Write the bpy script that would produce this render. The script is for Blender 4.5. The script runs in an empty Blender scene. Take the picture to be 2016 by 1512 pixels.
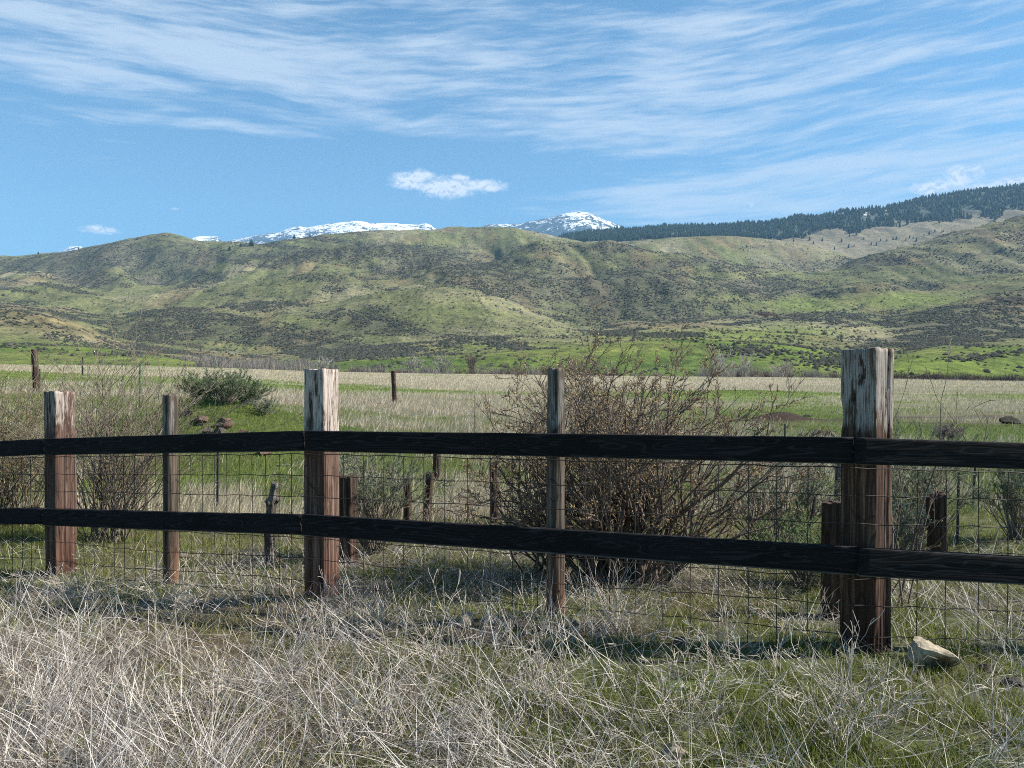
import bpy, math, random
import numpy as np
from math import radians as R, sin, cos, pi
from mathutils import Vector, Matrix
random.seed(7)
rng = np.random.default_rng(11)
scene = bpy.context.scene
COL = scene.collection

# ------------------------------------------------------------------ camera, light, exposure
F = 1510.0                      # focal length in photo pixels (2016 wide)
PITCH = -math.atan(16 / F)
EYE = 1.5
cam_d = bpy.data.cameras.new('camera')
cam = bpy.data.objects.new('camera', cam_d); COL.objects.link(cam)
cam_d.sensor_width = 36; cam_d.lens = F / 2016 * 36
cam_d.clip_start = 0.05; cam_d.clip_end = 60000
cam.location = (0, 0, EYE); cam.rotation_euler = (pi / 2 + PITCH, 0, 0)
scene.camera = cam

SUN_AZ, SUN_EL = 5.0, 42.0     # azimuth counted from +X towards +Y
sun_d = bpy.data.lights.new('sun', 'SUN'); sun_d.energy = 5.0; sun_d.angle = R(0.53); sun_d.color = (1.0, 0.945, 0.86)
sun = bpy.data.objects.new('sun', sun_d); COL.objects.link(sun)
sv = Vector((cos(R(SUN_AZ)) * cos(R(SUN_EL)), sin(R(SUN_AZ)) * cos(R(SUN_EL)), sin(R(SUN_EL))))
sun.rotation_euler = sv.to_track_quat('Z', 'Y').to_euler()
sun.location = (60, 20, 60)
scene.view_settings.view_transform = 'Standard'; scene.view_settings.look = 'None'
scene.view_settings.exposure = 1.18; scene.view_settings.gamma = 1.0
try:
    scene.cycles.use_denoising = False
    scene.cycles.filter_width = 1.05; scene.cycles.sample_clamp_indirect = 1.5; scene.cycles.max_bounces = 5; scene.cycles.diffuse_bounces = 2; scene.cycles.glossy_bounces = 1
    scene.cycles.volume_bounces = 0; scene.cycles.transmission_bounces = 1; scene.cycles.transparent_max_bounces = 4
except Exception:
    pass

class N:
    """small node-graph helper"""
    def __init__(s, tree): s.t = tree; s.n = tree.nodes; s.l = tree.links
    def new(s, typ, **kw):
        n = s.n.new(typ)
        for k, v in kw.items(): setattr(n, k, v)
        return n
    def put(s, inp, v):
        if isinstance(v, bpy.types.NodeSocket): s.l.new(v, inp)
        elif v is not None: inp.default_value = v
    def m(s, op, a, b=None, c=None, clamp=False):
        n = s.new('ShaderNodeMath', operation=op); n.use_clamp = clamp
        s.put(n.inputs[0], a)
        if b is not None: s.put(n.inputs[1], b)
        if c is not None: s.put(n.inputs[2], c)
        return n.outputs[0]
    def ss(s, x, a, b, lo=0.0, hi=1.0):
        n = s.new('ShaderNodeMapRange', interpolation_type='SMOOTHSTEP')
        s.put(n.inputs[0], x); n.inputs[1].default_value = a; n.inputs[2].default_value = b
        n.inputs[3].default_value = lo; n.inputs[4].default_value = hi
        return n.outputs[0]
    def noise(s, vec, scale, detail=4, rough=.55, dist=0.0, out=0):
        n = s.new('ShaderNodeTexNoise'); s.put(n.inputs['Vector'], vec)
        n.inputs['Scale'].default_value = scale; n.inputs['Detail'].default_value = detail
        n.inputs['Roughness'].default_value = rough; n.inputs['Distortion'].default_value = dist
        return n.outputs[out]
    def xyz(s, x, y, z):
        n = s.new('ShaderNodeCombineXYZ'); s.put(n.inputs[0], x); s.put(n.inputs[1], y); s.put(n.inputs[2], z); return n.outputs[0]
    def scale(s, vec, sc):
        n = s.new('ShaderNodeMapping'); s.put(n.inputs[0], vec); n.inputs['Scale'].default_value = sc; return n.outputs[0]
    def mix(s, f, a, b, typ='MIX'):
        n = s.new('ShaderNodeMix', data_type='RGBA', blend_type=typ)
        s.put(n.inputs['Factor'], f)
        for i, v in ((6, a), (7, b)):
            if isinstance(v, tuple) and len(v) == 3: v = (*v, 1)
            s.put(n.inputs[i], v)
        return n.outputs[2]
    def ramp(s, f, stops):
        n = s.new('ShaderNodeValToRGB'); s.put(n.inputs[0], f); e = n.color_ramp.elements
        while len(e) < len(stops): e.new(.5)
        for k, (p, c) in enumerate(stops): e[k].position = p; e[k].color = (*c, 1)
        return n.outputs[0]

# sky: physical sky with thin wind-drawn cirrus and a few small cumulus, all laid on the sky directions
w = bpy.data.worlds.new('World'); scene.world = w; w.use_nodes = True
g = N(w.node_tree); g.n.clear()
sky = g.new('ShaderNodeTexSky', sky_type='NISHITA'); sky.sun_disc = False
sky.sun_elevation = R(SUN_EL); sky.sun_rotation = R(90 - SUN_AZ)
sky.altitude = 900; sky.air_density = 1.0; sky.dust_density = 0.35; sky.ozone_density = 2.2
tc = g.new('ShaderNodeTexCoord'); sp = g.new('ShaderNodeSeparateXYZ'); g.l.new(tc.outputs['Generated'], sp.inputs[0])
az = g.m('ARCTAN2', sp.outputs[0], sp.outputs[1]); el = g.m('ARCSINE', sp.outputs[2])
def gauss(ax, ay, rx, ry, rot=0.0):
    """soft ellipse on the sky around azimuth ax, elevation ay (radians)"""
    dx = g.m('SUBTRACT', az, ax); dy = g.m('SUBTRACT', el, ay)
    if rot: dy = g.m('SUBTRACT', dy, g.m('MULTIPLY', dx, rot))
    a = g.m('POWER', g.m('ABSOLUTE', g.m('DIVIDE', dx, rx)), 2.0); b = g.m('POWER', g.m('ABSOLUTE', g.m('DIVIDE', dy, ry)), 2.0)
    return g.m('EXPONENT', g.m('MULTIPLY', g.m('ADD', a, b), -1.0))
def azel(px, py): return math.atan((px - 1008) / F), math.atan((740 - py) / F / math.hypot(1, (px - 1008) / F))
wob = g.noise(g.xyz(az, g.m('MULTIPLY', el, 2.0), 0.3), 3.0, 3)
sh = g.m('ADD', el, g.m('MULTIPLY', g.m('SUBTRACT', wob, .5), .045))
c1 = g.noise(g.xyz(g.m('MULTIPLY', az, 4.2), g.m('MULTIPLY', sh, 44.0), 1.7), 1.0, 8, .58, .05)
c2 = g.noise(g.xyz(g.m('MULTIPLY', az, 13.0), g.m('MULTIPLY', g.m('SUBTRACT', sh, g.m('MULTIPLY', az, .06)), 110.0), 5.1), 1.0, 6, .6, .1)
c3 = g.noise(g.xyz(g.m('MULTIPLY', az, 1.1), g.m('MULTIPLY', el, 3.6), 9.2), 1.5, 3, .5)
cov = None
for (px, py, rx, ry, s, rot) in [(330, 60, 520, 85, .95, -.05), (120, 190, 420, 60, .85, -.03), (800, 130, 420, 60, .75, -.1), (950, 190, 500, 45, .5, -.08),
                            (1300, 75, 420, 36, .95, .03), (1850, 90, 260, 24, 1.1, -.04), (1100, 170, 400, 50, .6, -.03), (100, 240, 300, 24, .7, 0), (420, 248, 240, 13, .7, 0),
                            (1150, 180, 220, 28, .6, 0), (1600, 215, 620, 24, 1.0, -.02), (950, 262, 500, 20, .6, -.03), (1300, 285, 360, 26, .75, -.05), (1750, 320, 560, 44, 1.2, .03),
                            (1950, 330, 260, 60, .8, 0), (1480, 385, 480, 34, 1.5, -.03), (1800, 360, 440, 64, 1.7, 0), (100, 318, 300, 9, .35, 0)]:
    a_, e_ = azel(px, py)
    gs = g.m('MULTIPLY', gauss(a_, e_, rx / F * cos(a_) ** 2, ry / F, rot), s)
    cov = gs if cov is None else g.m('ADD', cov, gs)
cov = g.m('ADD', g.m('MULTIPLY', cov, .52), g.m('MULTIPLY', g.ss(el, azel(1008, 345)[1], azel(1008, 225)[1]), .52))
cov = g.m('MINIMUM', cov, 1.05)
tex = g.m('ADD', g.m('MULTIPLY', g.m('SUBTRACT', c1, .5), 2.3), g.m('ADD', g.m('MULTIPLY', g.m('SUBTRACT', c2, .5), 1.1), g.m('MULTIPLY', g.m('SUBTRACT', c3, .5), .7)))
cir = g.ss(g.m('ADD', g.m('MULTIPLY', cov, .85), g.m('MULTIPLY', tex, 1.05)), .36, 1.26)
cir = g.m('MULTIPLY', cir, g.ss(el, .02, .09))
cu = None
fl = g.noise(g.xyz(g.m('MULTIPLY', az, 85), g.m('MULTIPLY', el, 120), 2.0), 1.0, 7, .66, .6)
for (px, py, rx, ry, s) in [(808, 357, 44, 17, 1.15), (832, 347, 26, 15, 1.0), (880, 371, 54, 20, 1.3), (905, 357, 26, 13, 1.05), (950, 367, 48, 13, 1.15),
                            (200, 453, 50, 9, .8), (168, 455, 18, 5, .6), (345, 412, 18, 4, .5),
                            (1885, 350, 34, 20, 1.0), (1835, 370, 50, 14, 1.0), (1920, 343, 18, 14, .8), (1990, 358, 50, 8, .9), (1930, 374, 90, 12, .9), (1478, 404, 10, 8, .6)]:
    a_, e_ = azel(px, py)
    gs = g.m('MULTIPLY', gauss(a_, e_, rx / F * cos(a_) ** 2, ry / F), s)
    cu = gs if cu is None else g.m('MAXIMUM', cu, gs)
cum = g.ss(g.m('ADD', cu, g.m('MULTIPLY', g.m('SUBTRACT', fl, .5), 1.25)), .30, .92)
cum = g.m('MULTIPLY', cum, g.ss(cu, .1, .3))
wh = g.xyz(6.3, 6.9, 7.6)
pale = g.m('MULTIPLY', cir, .70)
blue = g.mix(1.0, sky.outputs[0], (.64, 1.06, 1.17), 'MULTIPLY')
fl2 = g.noise(g.xyz(g.m('MULTIPLY', az, 85), g.m('MULTIPLY', g.m('ADD', el, .004), 120), 2.0), 1.0, 7, .66, .6)
shade = g.m('MULTIPLY', g.ss(g.m('SUBTRACT', fl2, fl), -.02, .10), cum)
whc = g.mix(shade, g.xyz(8.4, 8.6, 8.9), g.xyz(5.2, 5.8, 6.9))
colr = g.mix(g.m('MULTIPLY', cum, .95), g.mix(pale, blue, wh), whc)
bg = g.new('ShaderNodeBackground'); bg.inputs[1].default_value = 0.057
g.l.new(colr, bg.inputs[0])
wo = g.new('ShaderNodeOutputWorld'); g.l.new(bg.outputs[0], wo.inputs[0])

# ------------------------------------------------------------------ helpers
def hash2(ix, iy, seed):
    h = (ix.astype(np.int64) * 374761393 + iy.astype(np.int64) * 668265263 + seed * 1442695041) & 0xffffffff
    h = ((h ^ (h >> 13)) * 1274126177) & 0xffffffff
    return ((h ^ (h >> 16)) & 0xffff) / 65535.0
def vnoise(x, y, seed=0):
    ix = np.floor(x); iy = np.floor(y); fx = x - ix; fy = y - iy
    fx = fx * fx * (3 - 2 * fx); fy = fy * fy * (3 - 2 * fy)
    a = hash2(ix, iy, seed); b = hash2(ix + 1, iy, seed); c = hash2(ix, iy + 1, seed); d = hash2(ix + 1, iy + 1, seed)
    return (a * (1 - fx) + b * fx) * (1 - fy) + (c * (1 - fx) + d * fx) * fy
def fbm(x, y, octs=4, seed=0, gain=.5):
    s = 0; a = 1; t = 0
    x = np.asarray(x, float); y = np.asarray(y, float)
    for o in range(octs):
        s = s + a * vnoise(x * 2 ** o + 17.3 * o, y * 2 ** o + 5.1 * o, seed + o); t += a; a *= gain
    return s / t
def sstep(a, b, x):
    t = np.clip((x - a) / (b - a), 0, 1); return t * t * (3 - 2 * t)
def lerp(a, b, t): return a + (b - a) * t

def mesh_np(name, verts, faces_flat, nper, mat, colors=None, smooth=False, parent=None, link=True):
    """verts (V,3); faces_flat int array of corner indices, nper corners per face"""
    me = bpy.data.meshes.new(name)
    verts = np.ascontiguousarray(verts, dtype=np.float32); idx = np.ascontiguousarray(faces_flat, dtype=np.int32).ravel()
    nf = len(idx) // nper
    me.vertices.add(len(verts)); me.vertices.foreach_set('co', verts.ravel())
    me.loops.add(len(idx)); me.loops.foreach_set('vertex_index', idx)
    me.polygons.add(nf); me.polygons.foreach_set('loop_start', np.arange(0, nf * nper, nper, dtype=np.int32))
    try: me.polygons.foreach_set('loop_total', np.full(nf, nper, dtype=np.int32))
    except Exception: pass
    me.update(calc_edges=True)
    if smooth: me.polygons.foreach_set('use_smooth', np.ones(nf, dtype=bool))
    if colors is not None:
        at = me.color_attributes.new('Col', 'FLOAT_COLOR', 'POINT')
        c4 = np.ones((len(verts), 4), dtype=np.float32); c4[:, :3] = colors
        at.data.foreach_set('color', c4.ravel())
    me.materials.append(mat)
    ob = bpy.data.objects.new(name, me)
    if link: COL.objects.link(ob)
    if parent: ob.parent = parent
    return ob

def tag(o, label=None, cat=None, group=None, kind=None):
    if label: o['label'] = label
    if cat: o['category'] = cat
    if group: o['group'] = group
    if kind: o['kind'] = kind
    return o
def empty(name, loc, label, cat, group=None):
    o = bpy.data.objects.new(name, None); COL.objects.link(o); o.location = loc; o.empty_display_size = .2
    return tag(o, label, cat, group)

def material(name, rough=.85):
    m = bpy.data.materials.new(name); m.use_nodes = True
    g = N(m.node_tree); b = g.n['Principled BSDF']; b.inputs['Roughness'].default_value = rough
    b.inputs['Specular IOR Level'].default_value = .25
    return m, g, b
def simple_mat(name, col, rough=.85, spec=.25, metal=0):
    m, g, b = material(name, rough); b.inputs['Base Color'].default_value = (*col, 1); b.inputs['Specular IOR Level'].default_value = spec
    b.inputs['Metallic'].default_value = metal
    return m
def attr_mat(name, rough=.9, translucent=0.0, spec=.1, mottled=0):
    m, g, b = material(name, rough); b.inputs['Specular IOR Level'].default_value = spec
    a = g.new('ShaderNodeAttribute', attribute_name='Col'); c = a.outputs[0]
    if mottled:
        tc = g.new('ShaderNodeTexCoord'); nz = g.noise(tc.outputs['Object'], mottled, 5, .6)
        c = g.mix(1.0, c, g.ramp(nz, [(.25, (.6, .6, .6)), (.75, (1.4, 1.4, 1.4))]), 'MULTIPLY')
    g.l.new(c, b.inputs['Base Color'])
    if translucent:
        t = g.new('ShaderNodeBsdfTranslucent'); g.l.new(c, t.inputs[0])
        mx = g.new('ShaderNodeMixShader'); mx.inputs[0].default_value = translucent
        g.l.new(b.outputs[0], mx.inputs[1]); g.l.new(t.outputs[0], mx.inputs[2])
        g.l.new(mx.outputs[0], g.n['Material Output'].inputs[0])
    return m

def W(px, py, Y):
    """point in the world seen at photo pixel px,py at depth Y"""
    xc = (px - 1008) / F; yc = -(py - 756) / F
    dy = cos(PITCH) - yc * sin(PITCH); dz = sin(PITCH) + yc * cos(PITCH)
    return Vector((xc / dy * Y, Y, EYE + dz / dy * Y))
def ZZ(py, Y): return EYE + (740 - py) / F * Y

# ------------------------------------------------------------------ ground height (thin plate spline through measured spots)
ctrl = [(1.84, 3.97, -1.446), (.27, 4.57, -1.468), (-1.31, 5.27, -1.56), (-2.65, 6.0, -1.64), (-3.9, 6.6, -1.72), (0, 2.8, -1.44), (2.2, 2.8, -1.42), (-2.4, 2.8, -1.5),
        (0, 0, -1.5), (0, -6, -1.5), (8, 0, -1.4), (-8, 0, -1.6), (-.9, 13, -1.78), (2.1, 4.7, -1.54), (3.3, 6, -1.6), (7, 7, -1.6), (7, 13, -1.6), (-9, 9, -1.6), (-5, 32, -1.2),
        (-16.8, 27, -.55), (-26, 40, -.3), (0, 60, -1.2), (20, 60, -1.35), (12, 32, -1.6), (25, 36, -1.6), (-40, 60, .3), (0, 75, -1.3), (0, 110, -1.0), (60, 110, -1.4), (-70, 110, 1.0),
        (-107, 160, 2.1), (-75, 160, 2.0), (-43, 160, .9), (0, 160, .15), (42, 160, -.3), (73, 160, -.6), (107, 160, -1.25), (150, 160, -1.4), (-150, 160, 2.4), (120, 60, -1.6), (-120, 60, 1.2)]
cp = np.array(ctrl, float)
def tps_k(d): return np.where(d > 1e-9, d * d * np.log(np.maximum(d, 1e-9)), 0)
_d = np.hypot(cp[:, None, 0] - cp[None, :, 0], cp[:, None, 1] - cp[None, :, 1])
_n = len(cp); _A = np.zeros((_n + 3, _n + 3)); _A[:_n, :_n] = tps_k(_d) + np.eye(_n) * .02
_P = np.c_[np.ones(_n), cp[:, :2]]; _A[:_n, _n:] = _P; _A[_n:, :_n] = _P.T
_wt = np.linalg.solve(_A, np.r_[cp[:, 2], 0, 0, 0])
def gz(x, y):
    x = np.asarray(x, float); y = np.asarray(y, float)
    s = _wt[_n] + _wt[_n + 1] * x + _wt[_n + 2] * y
    for k in range(_n): s = s + _wt[k] * tps_k(np.hypot(x - cp[k, 0], y - cp[k, 1]))
    s = s + .95 * np.exp(-((x + 6.6) / 2.3) ** 2 - ((y - 16.8) / 2.2) ** 2) + .22 * np.exp(-((x + 3.6) / 2) ** 2 - ((y - 17) / 2.2) ** 2)
    s = s + .35 * np.exp(-((x - 9.4) / .9) ** 2 - ((y - 27) / .8) ** 2) + .12 * np.exp(-((x - 11.5) / 2.0) ** 2 - ((y - 26) / .9) ** 2)
    s = s + .06 * (fbm(x * .9, y * .9, 3, 5) - .5) + .10 * (fbm(x * .25, y * .25, 2, 9) - .5) * sstep(6, 12, y)
    return s + EYE
def gzs(x, y): return float(gz(np.array([x]), np.array([y]))[0])

def straw_amt(x, y):
    """how much dry straw (1) against green grass (0) grows at a spot"""
    px = 1008 + x / np.maximum(y, 1) * F
    n1 = fbm(x * .8, y * .8, 4, 21); n2 = fbm(x * .12, y * .22, 4, 31)
    yo = y; y = y * (1 + 1.1 * (fbm(x * .045 + 3, y * .03, 3, 35) - .5) + .15 * (fbm(x * .3, y * .2, 3, 36) - .5)) * np.where(y > 11, 1, 0) + y * np.where(y > 11, 0, 1)
    near = .50 - .22 * sstep(-.8, 1.4, x) + (n1 - .5) * 1.5
    near = near + .45 * np.exp(-((x + 2.2) / 2.2) ** 2) * sstep(6.5, 4.5, y)
    mid = .30 + (n1 - .5) * .7 + (n2 - .5) * .8
    band = np.interp(y, [12, 19, 23, 27, 38, 44, 66, 76, 200], [.3, .25, .15, .70, .65, .12, .2, .75, .85])
    bandr = np.interp(y, [12, 16, 22, 40, 52, 66, 200], [.35, .15, .05, .05, .2, .85, .97])
    bandl = np.interp(y, [9, 13, 20, 30, 60, 75, 200], [.6, .7, .5, .4, .3, .7, .8])
    t = sstep(1050, 1450, px); tl = sstep(500, 200, px)
    n4 = fbm(x * .07 + 50, yo * .05, 4, 37); far = lerp(lerp(band, bandr, t), bandl, tl) + (n2 - .5) * 1.0 + (n4 - .5) * 1.9 + (n1 - .5) * .3
    s = lerp(near, mid, sstep(5.0, 7.5, y)); s = lerp(s, far, sstep(11, 17, y))
    mound = np.exp(-((x + 5.4) / 2.8) ** 2 - ((y - 15.6) / 1.8) ** 2)
    return np.clip(s - .38 * mound, 0, 1)
def soil_amt(x, y):
    s = np.exp(-((x - 9.4) / 1.2) ** 2 - ((y - 27) / 1.0) ** 2) * 1.2 + 1.15 * np.exp(-((x - 13) / 5) ** 2 - ((y - 26.3 + (x - 12) * .1) / .9) ** 2) + 1.0 * np.exp(-((x - 17) / 4) ** 2 - ((y - 29.5) / .7) ** 2)
    s = s + .6 * np.exp(-((x - 20) / 6) ** 2 - ((y - 31) / 1.0) ** 2) + .7 * np.exp(-((x - 6.5) / 1.6) ** 2 - ((y - 9.8) / .5) ** 2)
    s = s + .9 * np.exp(-((x - .2) / .9) ** 2 - ((y - 4.35) / .22) ** 2)
    return np.clip(s * (.35 + 1.3 * fbm(x * 1.3, y * 1.3, 3, 77)), 0, 1)

GREEN = np.array((.11, .15, .03)); STRAW = np.array((.46, .40, .28)); SOIL = np.array((.034, .019, .012)); OLIVE = np.array((.16, .17, .055))
def ground_color(x, y):
    s = straw_amt(x, y)[:, None]; so = soil_amt(x, y)[:, None]
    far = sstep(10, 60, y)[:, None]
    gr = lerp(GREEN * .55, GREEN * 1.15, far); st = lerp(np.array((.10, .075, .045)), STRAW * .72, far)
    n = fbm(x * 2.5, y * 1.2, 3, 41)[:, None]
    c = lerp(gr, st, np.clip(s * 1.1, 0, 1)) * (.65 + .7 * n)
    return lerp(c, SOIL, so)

# ------------------------------------------------------------------ ground sheet
def grid_faces(nr, nc):
    a = np.arange(nr * nc).reshape(nr, nc)
    return np.stack([a[:-1, :-1], a[:-1, 1:], a[1:, 1:], a[1:, :-1]], -1).reshape(-1, 4)
gy = np.concatenate([np.linspace(-8, 2, 21)[:-1], np.linspace(2, 9, 118)[:-1], np.geomspace(9, 166, 190)])
gu = np.linspace(-1, 1, 520)
YY, UU = np.meshgrid(gy, gu, indexing='ij')
XX = UU * (12 + np.maximum(YY, 0) * 1.0)
gv = np.stack([XX, YY, gz(XX.ravel(), YY.ravel()).reshape(XX.shape)], -1).reshape(-1, 3)
m_ground, g, b = material('meadow_soil', .95)
a = g.new('ShaderNodeAttribute', attribute_name='Col'); tc = g.new('ShaderNodeTexCoord')
fine = g.noise(tc.outputs['Object'], 9.0, 8, .7)
c = g.mix(1.0, a.outputs[0], g.ramp(fine, [(.3, (.45, .42, .4)), (.5, (.95, .95, .95)), (.72, (1.6, 1.55, 1.4))]), 'MULTIPLY')
g.l.new(c, b.inputs['Base Color'])
bm = g.new('ShaderNodeBump'); bm.inputs['Strength'].default_value = .8; bm.inputs['Distance'].default_value = .04
g.l.new(g.noise(tc.outputs['Object'], 14.0, 6, .7), bm.inputs['Height']); g.l.new(bm.outputs[0], b.inputs['Normal'])
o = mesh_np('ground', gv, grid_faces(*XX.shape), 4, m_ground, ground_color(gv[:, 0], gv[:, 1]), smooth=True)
tag(o, kind='structure')

# ------------------------------------------------------------------ hills
def L(s):
    a = np.array([[float(t) for t in q.split(':')] for q in s.split()]); return a[:, 0], a[:, 1]
px = np.arange(-420, 2440, 3.0)
def smooth1(a, sig):
    k = np.arange(-int(3 * sig), int(3 * sig) + 1); wk = np.exp(-(k / sig) ** 2 / 2); wk /= wk.sum()
    return np.convolve(np.pad(a, len(k) // 2, mode='edge'), wk, mode='valid')
def ln(Y, s, off=0): xs, ys = L(s); return (np.broadcast_to(np.asarray(Y, float), px.shape), smooth1(np.interp(px, xs, ys), 4.5 if Y < 3000 else 2.5) + off)
edge = '-400:716 0:718 300:718 440:722 600:729 800:735 1008:738 1400:742 1700:745 2016:752 2400:753'
green = '-400:672 0:676 100:678 200:683 300:698 400:713 460:722 520:726 580:722 650:715 720:709 800:703 900:697 1000:691 1100:685 1200:676 1300:669 1400:669 1500:674 1560:680 1640:692 1700:704 1760:706 1790:694 1830:685 1900:682 2016:682 2400:680'
spur0 = '-400:590 0:603 60:607 110:620 160:640 200:662 230:678 260:682 300:678 400:690 500:700 600:694 700:684 800:676 900:668 1000:662 1100:660 1200:652 1300:650 1400:652 1500:655 1600:662 1700:676 1780:672 1850:664 2016:655 2400:640'
spur1 = '-400:600 0:602 120:612 200:625 260:622 400:606 600:594 700:584 780:574 880:562 940:570 1000:588 1060:612 1110:636 1160:645 1250:636 1350:628 1450:626 1520:622 1600:606 1680:614 1760:622 1800:613 1880:592 1950:578 2016:572 2300:540'
mid = '-400:580 0:570 100:564 170:572 260:586 400:562 520:548 600:538 680:547 760:553 860:536 930:528 1010:542 1100:557 1180:550 1260:536 1340:540 1440:560 1520:578 1590:576 1660:562 1740:556 1800:566 1880:556 2016:536 2400:500'
knob = '-400:560 0:548 60:536 110:548 150:556 190:542 215:530 245:536 285:560 330:556 400:538 450:518 500:511 560:504 640:490 700:482 780:484 850:491 900:509 960:514 990:500 1030:482 1070:472 1110:477 1150:478 1200:475 1250:488 1300:500 1350:509 1420:518 1500:540 1560:548 1620:540 1680:518 1750:498 1850:475 1900:462 1960:445 2016:434 2200:415 2400:400'
skyl = '-400:525 0:508 60:503 150:494 230:478 270:470 295:464 315:460 340:460 360:466 385:474 430:478 480:478 505:484 540:480 600:470 640:462 700:456 800:453 900:449 960:447 1010:448 1050:456 1090:468 1150:477 1200:481 1240:478 1300:468 1350:464 1400:464 1450:468 1500:474 1560:480 1600:487 1650:500 1690:512 1760:514 1900:500 2016:490 2400:480'
tan_ = '-400:600 900:560 1100:490 1160:476 1300:470 1450:468 1540:466 1600:457 1700:448 1800:440 1900:428 1960:420 2016:411 2200:392 2400:372'
crest = '-400:640 900:600 1040:500 1100:478 1160:468 1240:464 1300:460 1400:457 1500:446 1550:438 1580:436 1610:442 1650:427 1700:420 1750:418 1800:404 1850:396 1900:388 1940:382 2016:374 2200:350 2400:335'
xb, yb = L(edge)
near_z = gz((px - 1008) / F * 160, np.full_like(px, 160.))
lines = [(np.full_like(px, 140.), None), (np.full_like(px, 160.), None), ln(185, edge, 4), ln(215, edge, 2), ln(330, green), ln(390, green, 5), ln(560, spur0),
         ln(650, spur0, 7), ln(980, spur1), ln(1090, spur1, 7), ln(1350, mid), ln(1440, mid, 5), ln(1800, knob), ln(1980, knob, 11), ln(2450, skyl), ln(2650, skyl, 7), ln(3300, tan_), ln(4300, crest), ln(4700, crest, 25)]
LY = []; LZ = []
for k, (Yk, yk) in enumerate(lines):
    if yk is None: zk = gz((px - 1008) / F * Yk, Yk) - .25
    else: zk = ZZ(yk, Yk)
    LY.append(Yk); LZ.append(zk)
LZ[1] = np.minimum(LZ[1], LZ[1] + 0); LY = np.array(LY); LZ = np.array(LZ)
def pchip(t, LY, LZ):
    """t (rows,) evaluated on every column; LY rows are constant over columns"""
    ys = LY[:, 0]; h = np.diff(ys); d = np.diff(LZ, axis=0) / h[:, None]
    m = np.zeros_like(LZ)
    w1 = (2 * h[1:] + h[:-1])[:, None]; w2 = (h[1:] + 2 * h[:-1])[:, None]
    same = d[1:] * d[:-1] > 0
    with np.errstate(all='ignore'):
        mm = (w1 + w2) / (w1 / d[:-1] + w2 / d[1:])
    m[1:-1] = np.where(same, np.nan_to_num(mm), 0); m[0] = d[0]; m[-1] = d[-1]
    k = np.clip(np.searchsorted(ys, t, side='right') - 1, 0, len(ys) - 2)
    s = ((t - ys[k]) / h[k])[:, None]; hk = h[k][:, None]
    return ((1 + 2 * s) * (1 - s) ** 2) * LZ[k] + s * (1 - s) ** 2 * hk * m[k] + s * s * (3 - 2 * s) * LZ[k + 1] + s * s * (s - 1) * hk * m[k + 1]
t = np.geomspace(140, 4700, 760)
HZ = pchip(t, LY, LZ)
HX = (px[None, :] - 1008) / F * t[:, None]; HY = np.broadcast_to(t[:, None], HX.shape)
amp = sstep(200, 500, HY) * (1 - .35 * sstep(2000, 3500, HY))
def ridged(x, y, s): return 1 - np.abs(2 * fbm(x, y, 3, s) - 1)
sc = np.interp(HY, [200, 450, 900, 1800, 4500], [1.0, 2.2, 6, 12, 22])
wl = 1 / np.interp(HY, [200, 900, 1800, 4500], [60., 60., 60., 60.])
rel = (fbm(HX / 420 + 3, HY / 420, 3, 51) - .5) * 2.2 * sstep(700, 1600, HY) + (fbm(HX / 150, HY / 170, 3, 52) - .5) * 1.2 + (fbm(HX / 45, HY / 60, 3, 53) - .5) * .55 - (ridged(HX / 110 + HY / 700, HY / 360, 54) - .75) * 1.5 - (ridged(HX / 38 + HY / 300, HY / 160, 55) - .75) * .55
HZ = HZ + rel * sc * amp * 1.15 * (1 - .6 * np.exp(-((HY - 2450) / 220) ** 2))
# eroded furrows on the brown hill at the left
furrow = sstep(470, 540, HY) * sstep(700, 600, HY) * sstep(300, 200, px[None, :])
HZ = HZ - furrow * 1.4 * ridged((HX + HY * .5) / 9, HZ / 60, 61)
# rough rock on the knolls and the outcrop at the right
PY = 740 - (HZ - EYE) / HY * F
PX = np.broadcast_to(px[None, :], HX.shape)
def blob(lst, soft=1.0):
    s = 0
    for (cx, cy, rx, ry, a) in lst: s = s + a * np.exp(-(((PX - cx) / rx) ** 2 + ((PY - cy) / ry) ** 2) * soft)
    return s
rock = blob([(1975, 602, 48, 20, 1.2), (2100, 590, 100, 25, 1), (380, 540, 60, 9, .5), (630, 497, 70, 6, .5), (800, 490, 60, 6, .5), (1840, 470, 40, 8, .3)])
rn = fbm(HX / 14, HY / 22, 4, 63)
HZ = HZ + np.clip(rock, 0, 1) * (np.abs(rn - .5)) * 16 * np.interp(HY, [900, 1800], [1.0, 1.0]) * sstep(800, 900, HY)
PY = 740 - (HZ - EYE) / HY * F

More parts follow.
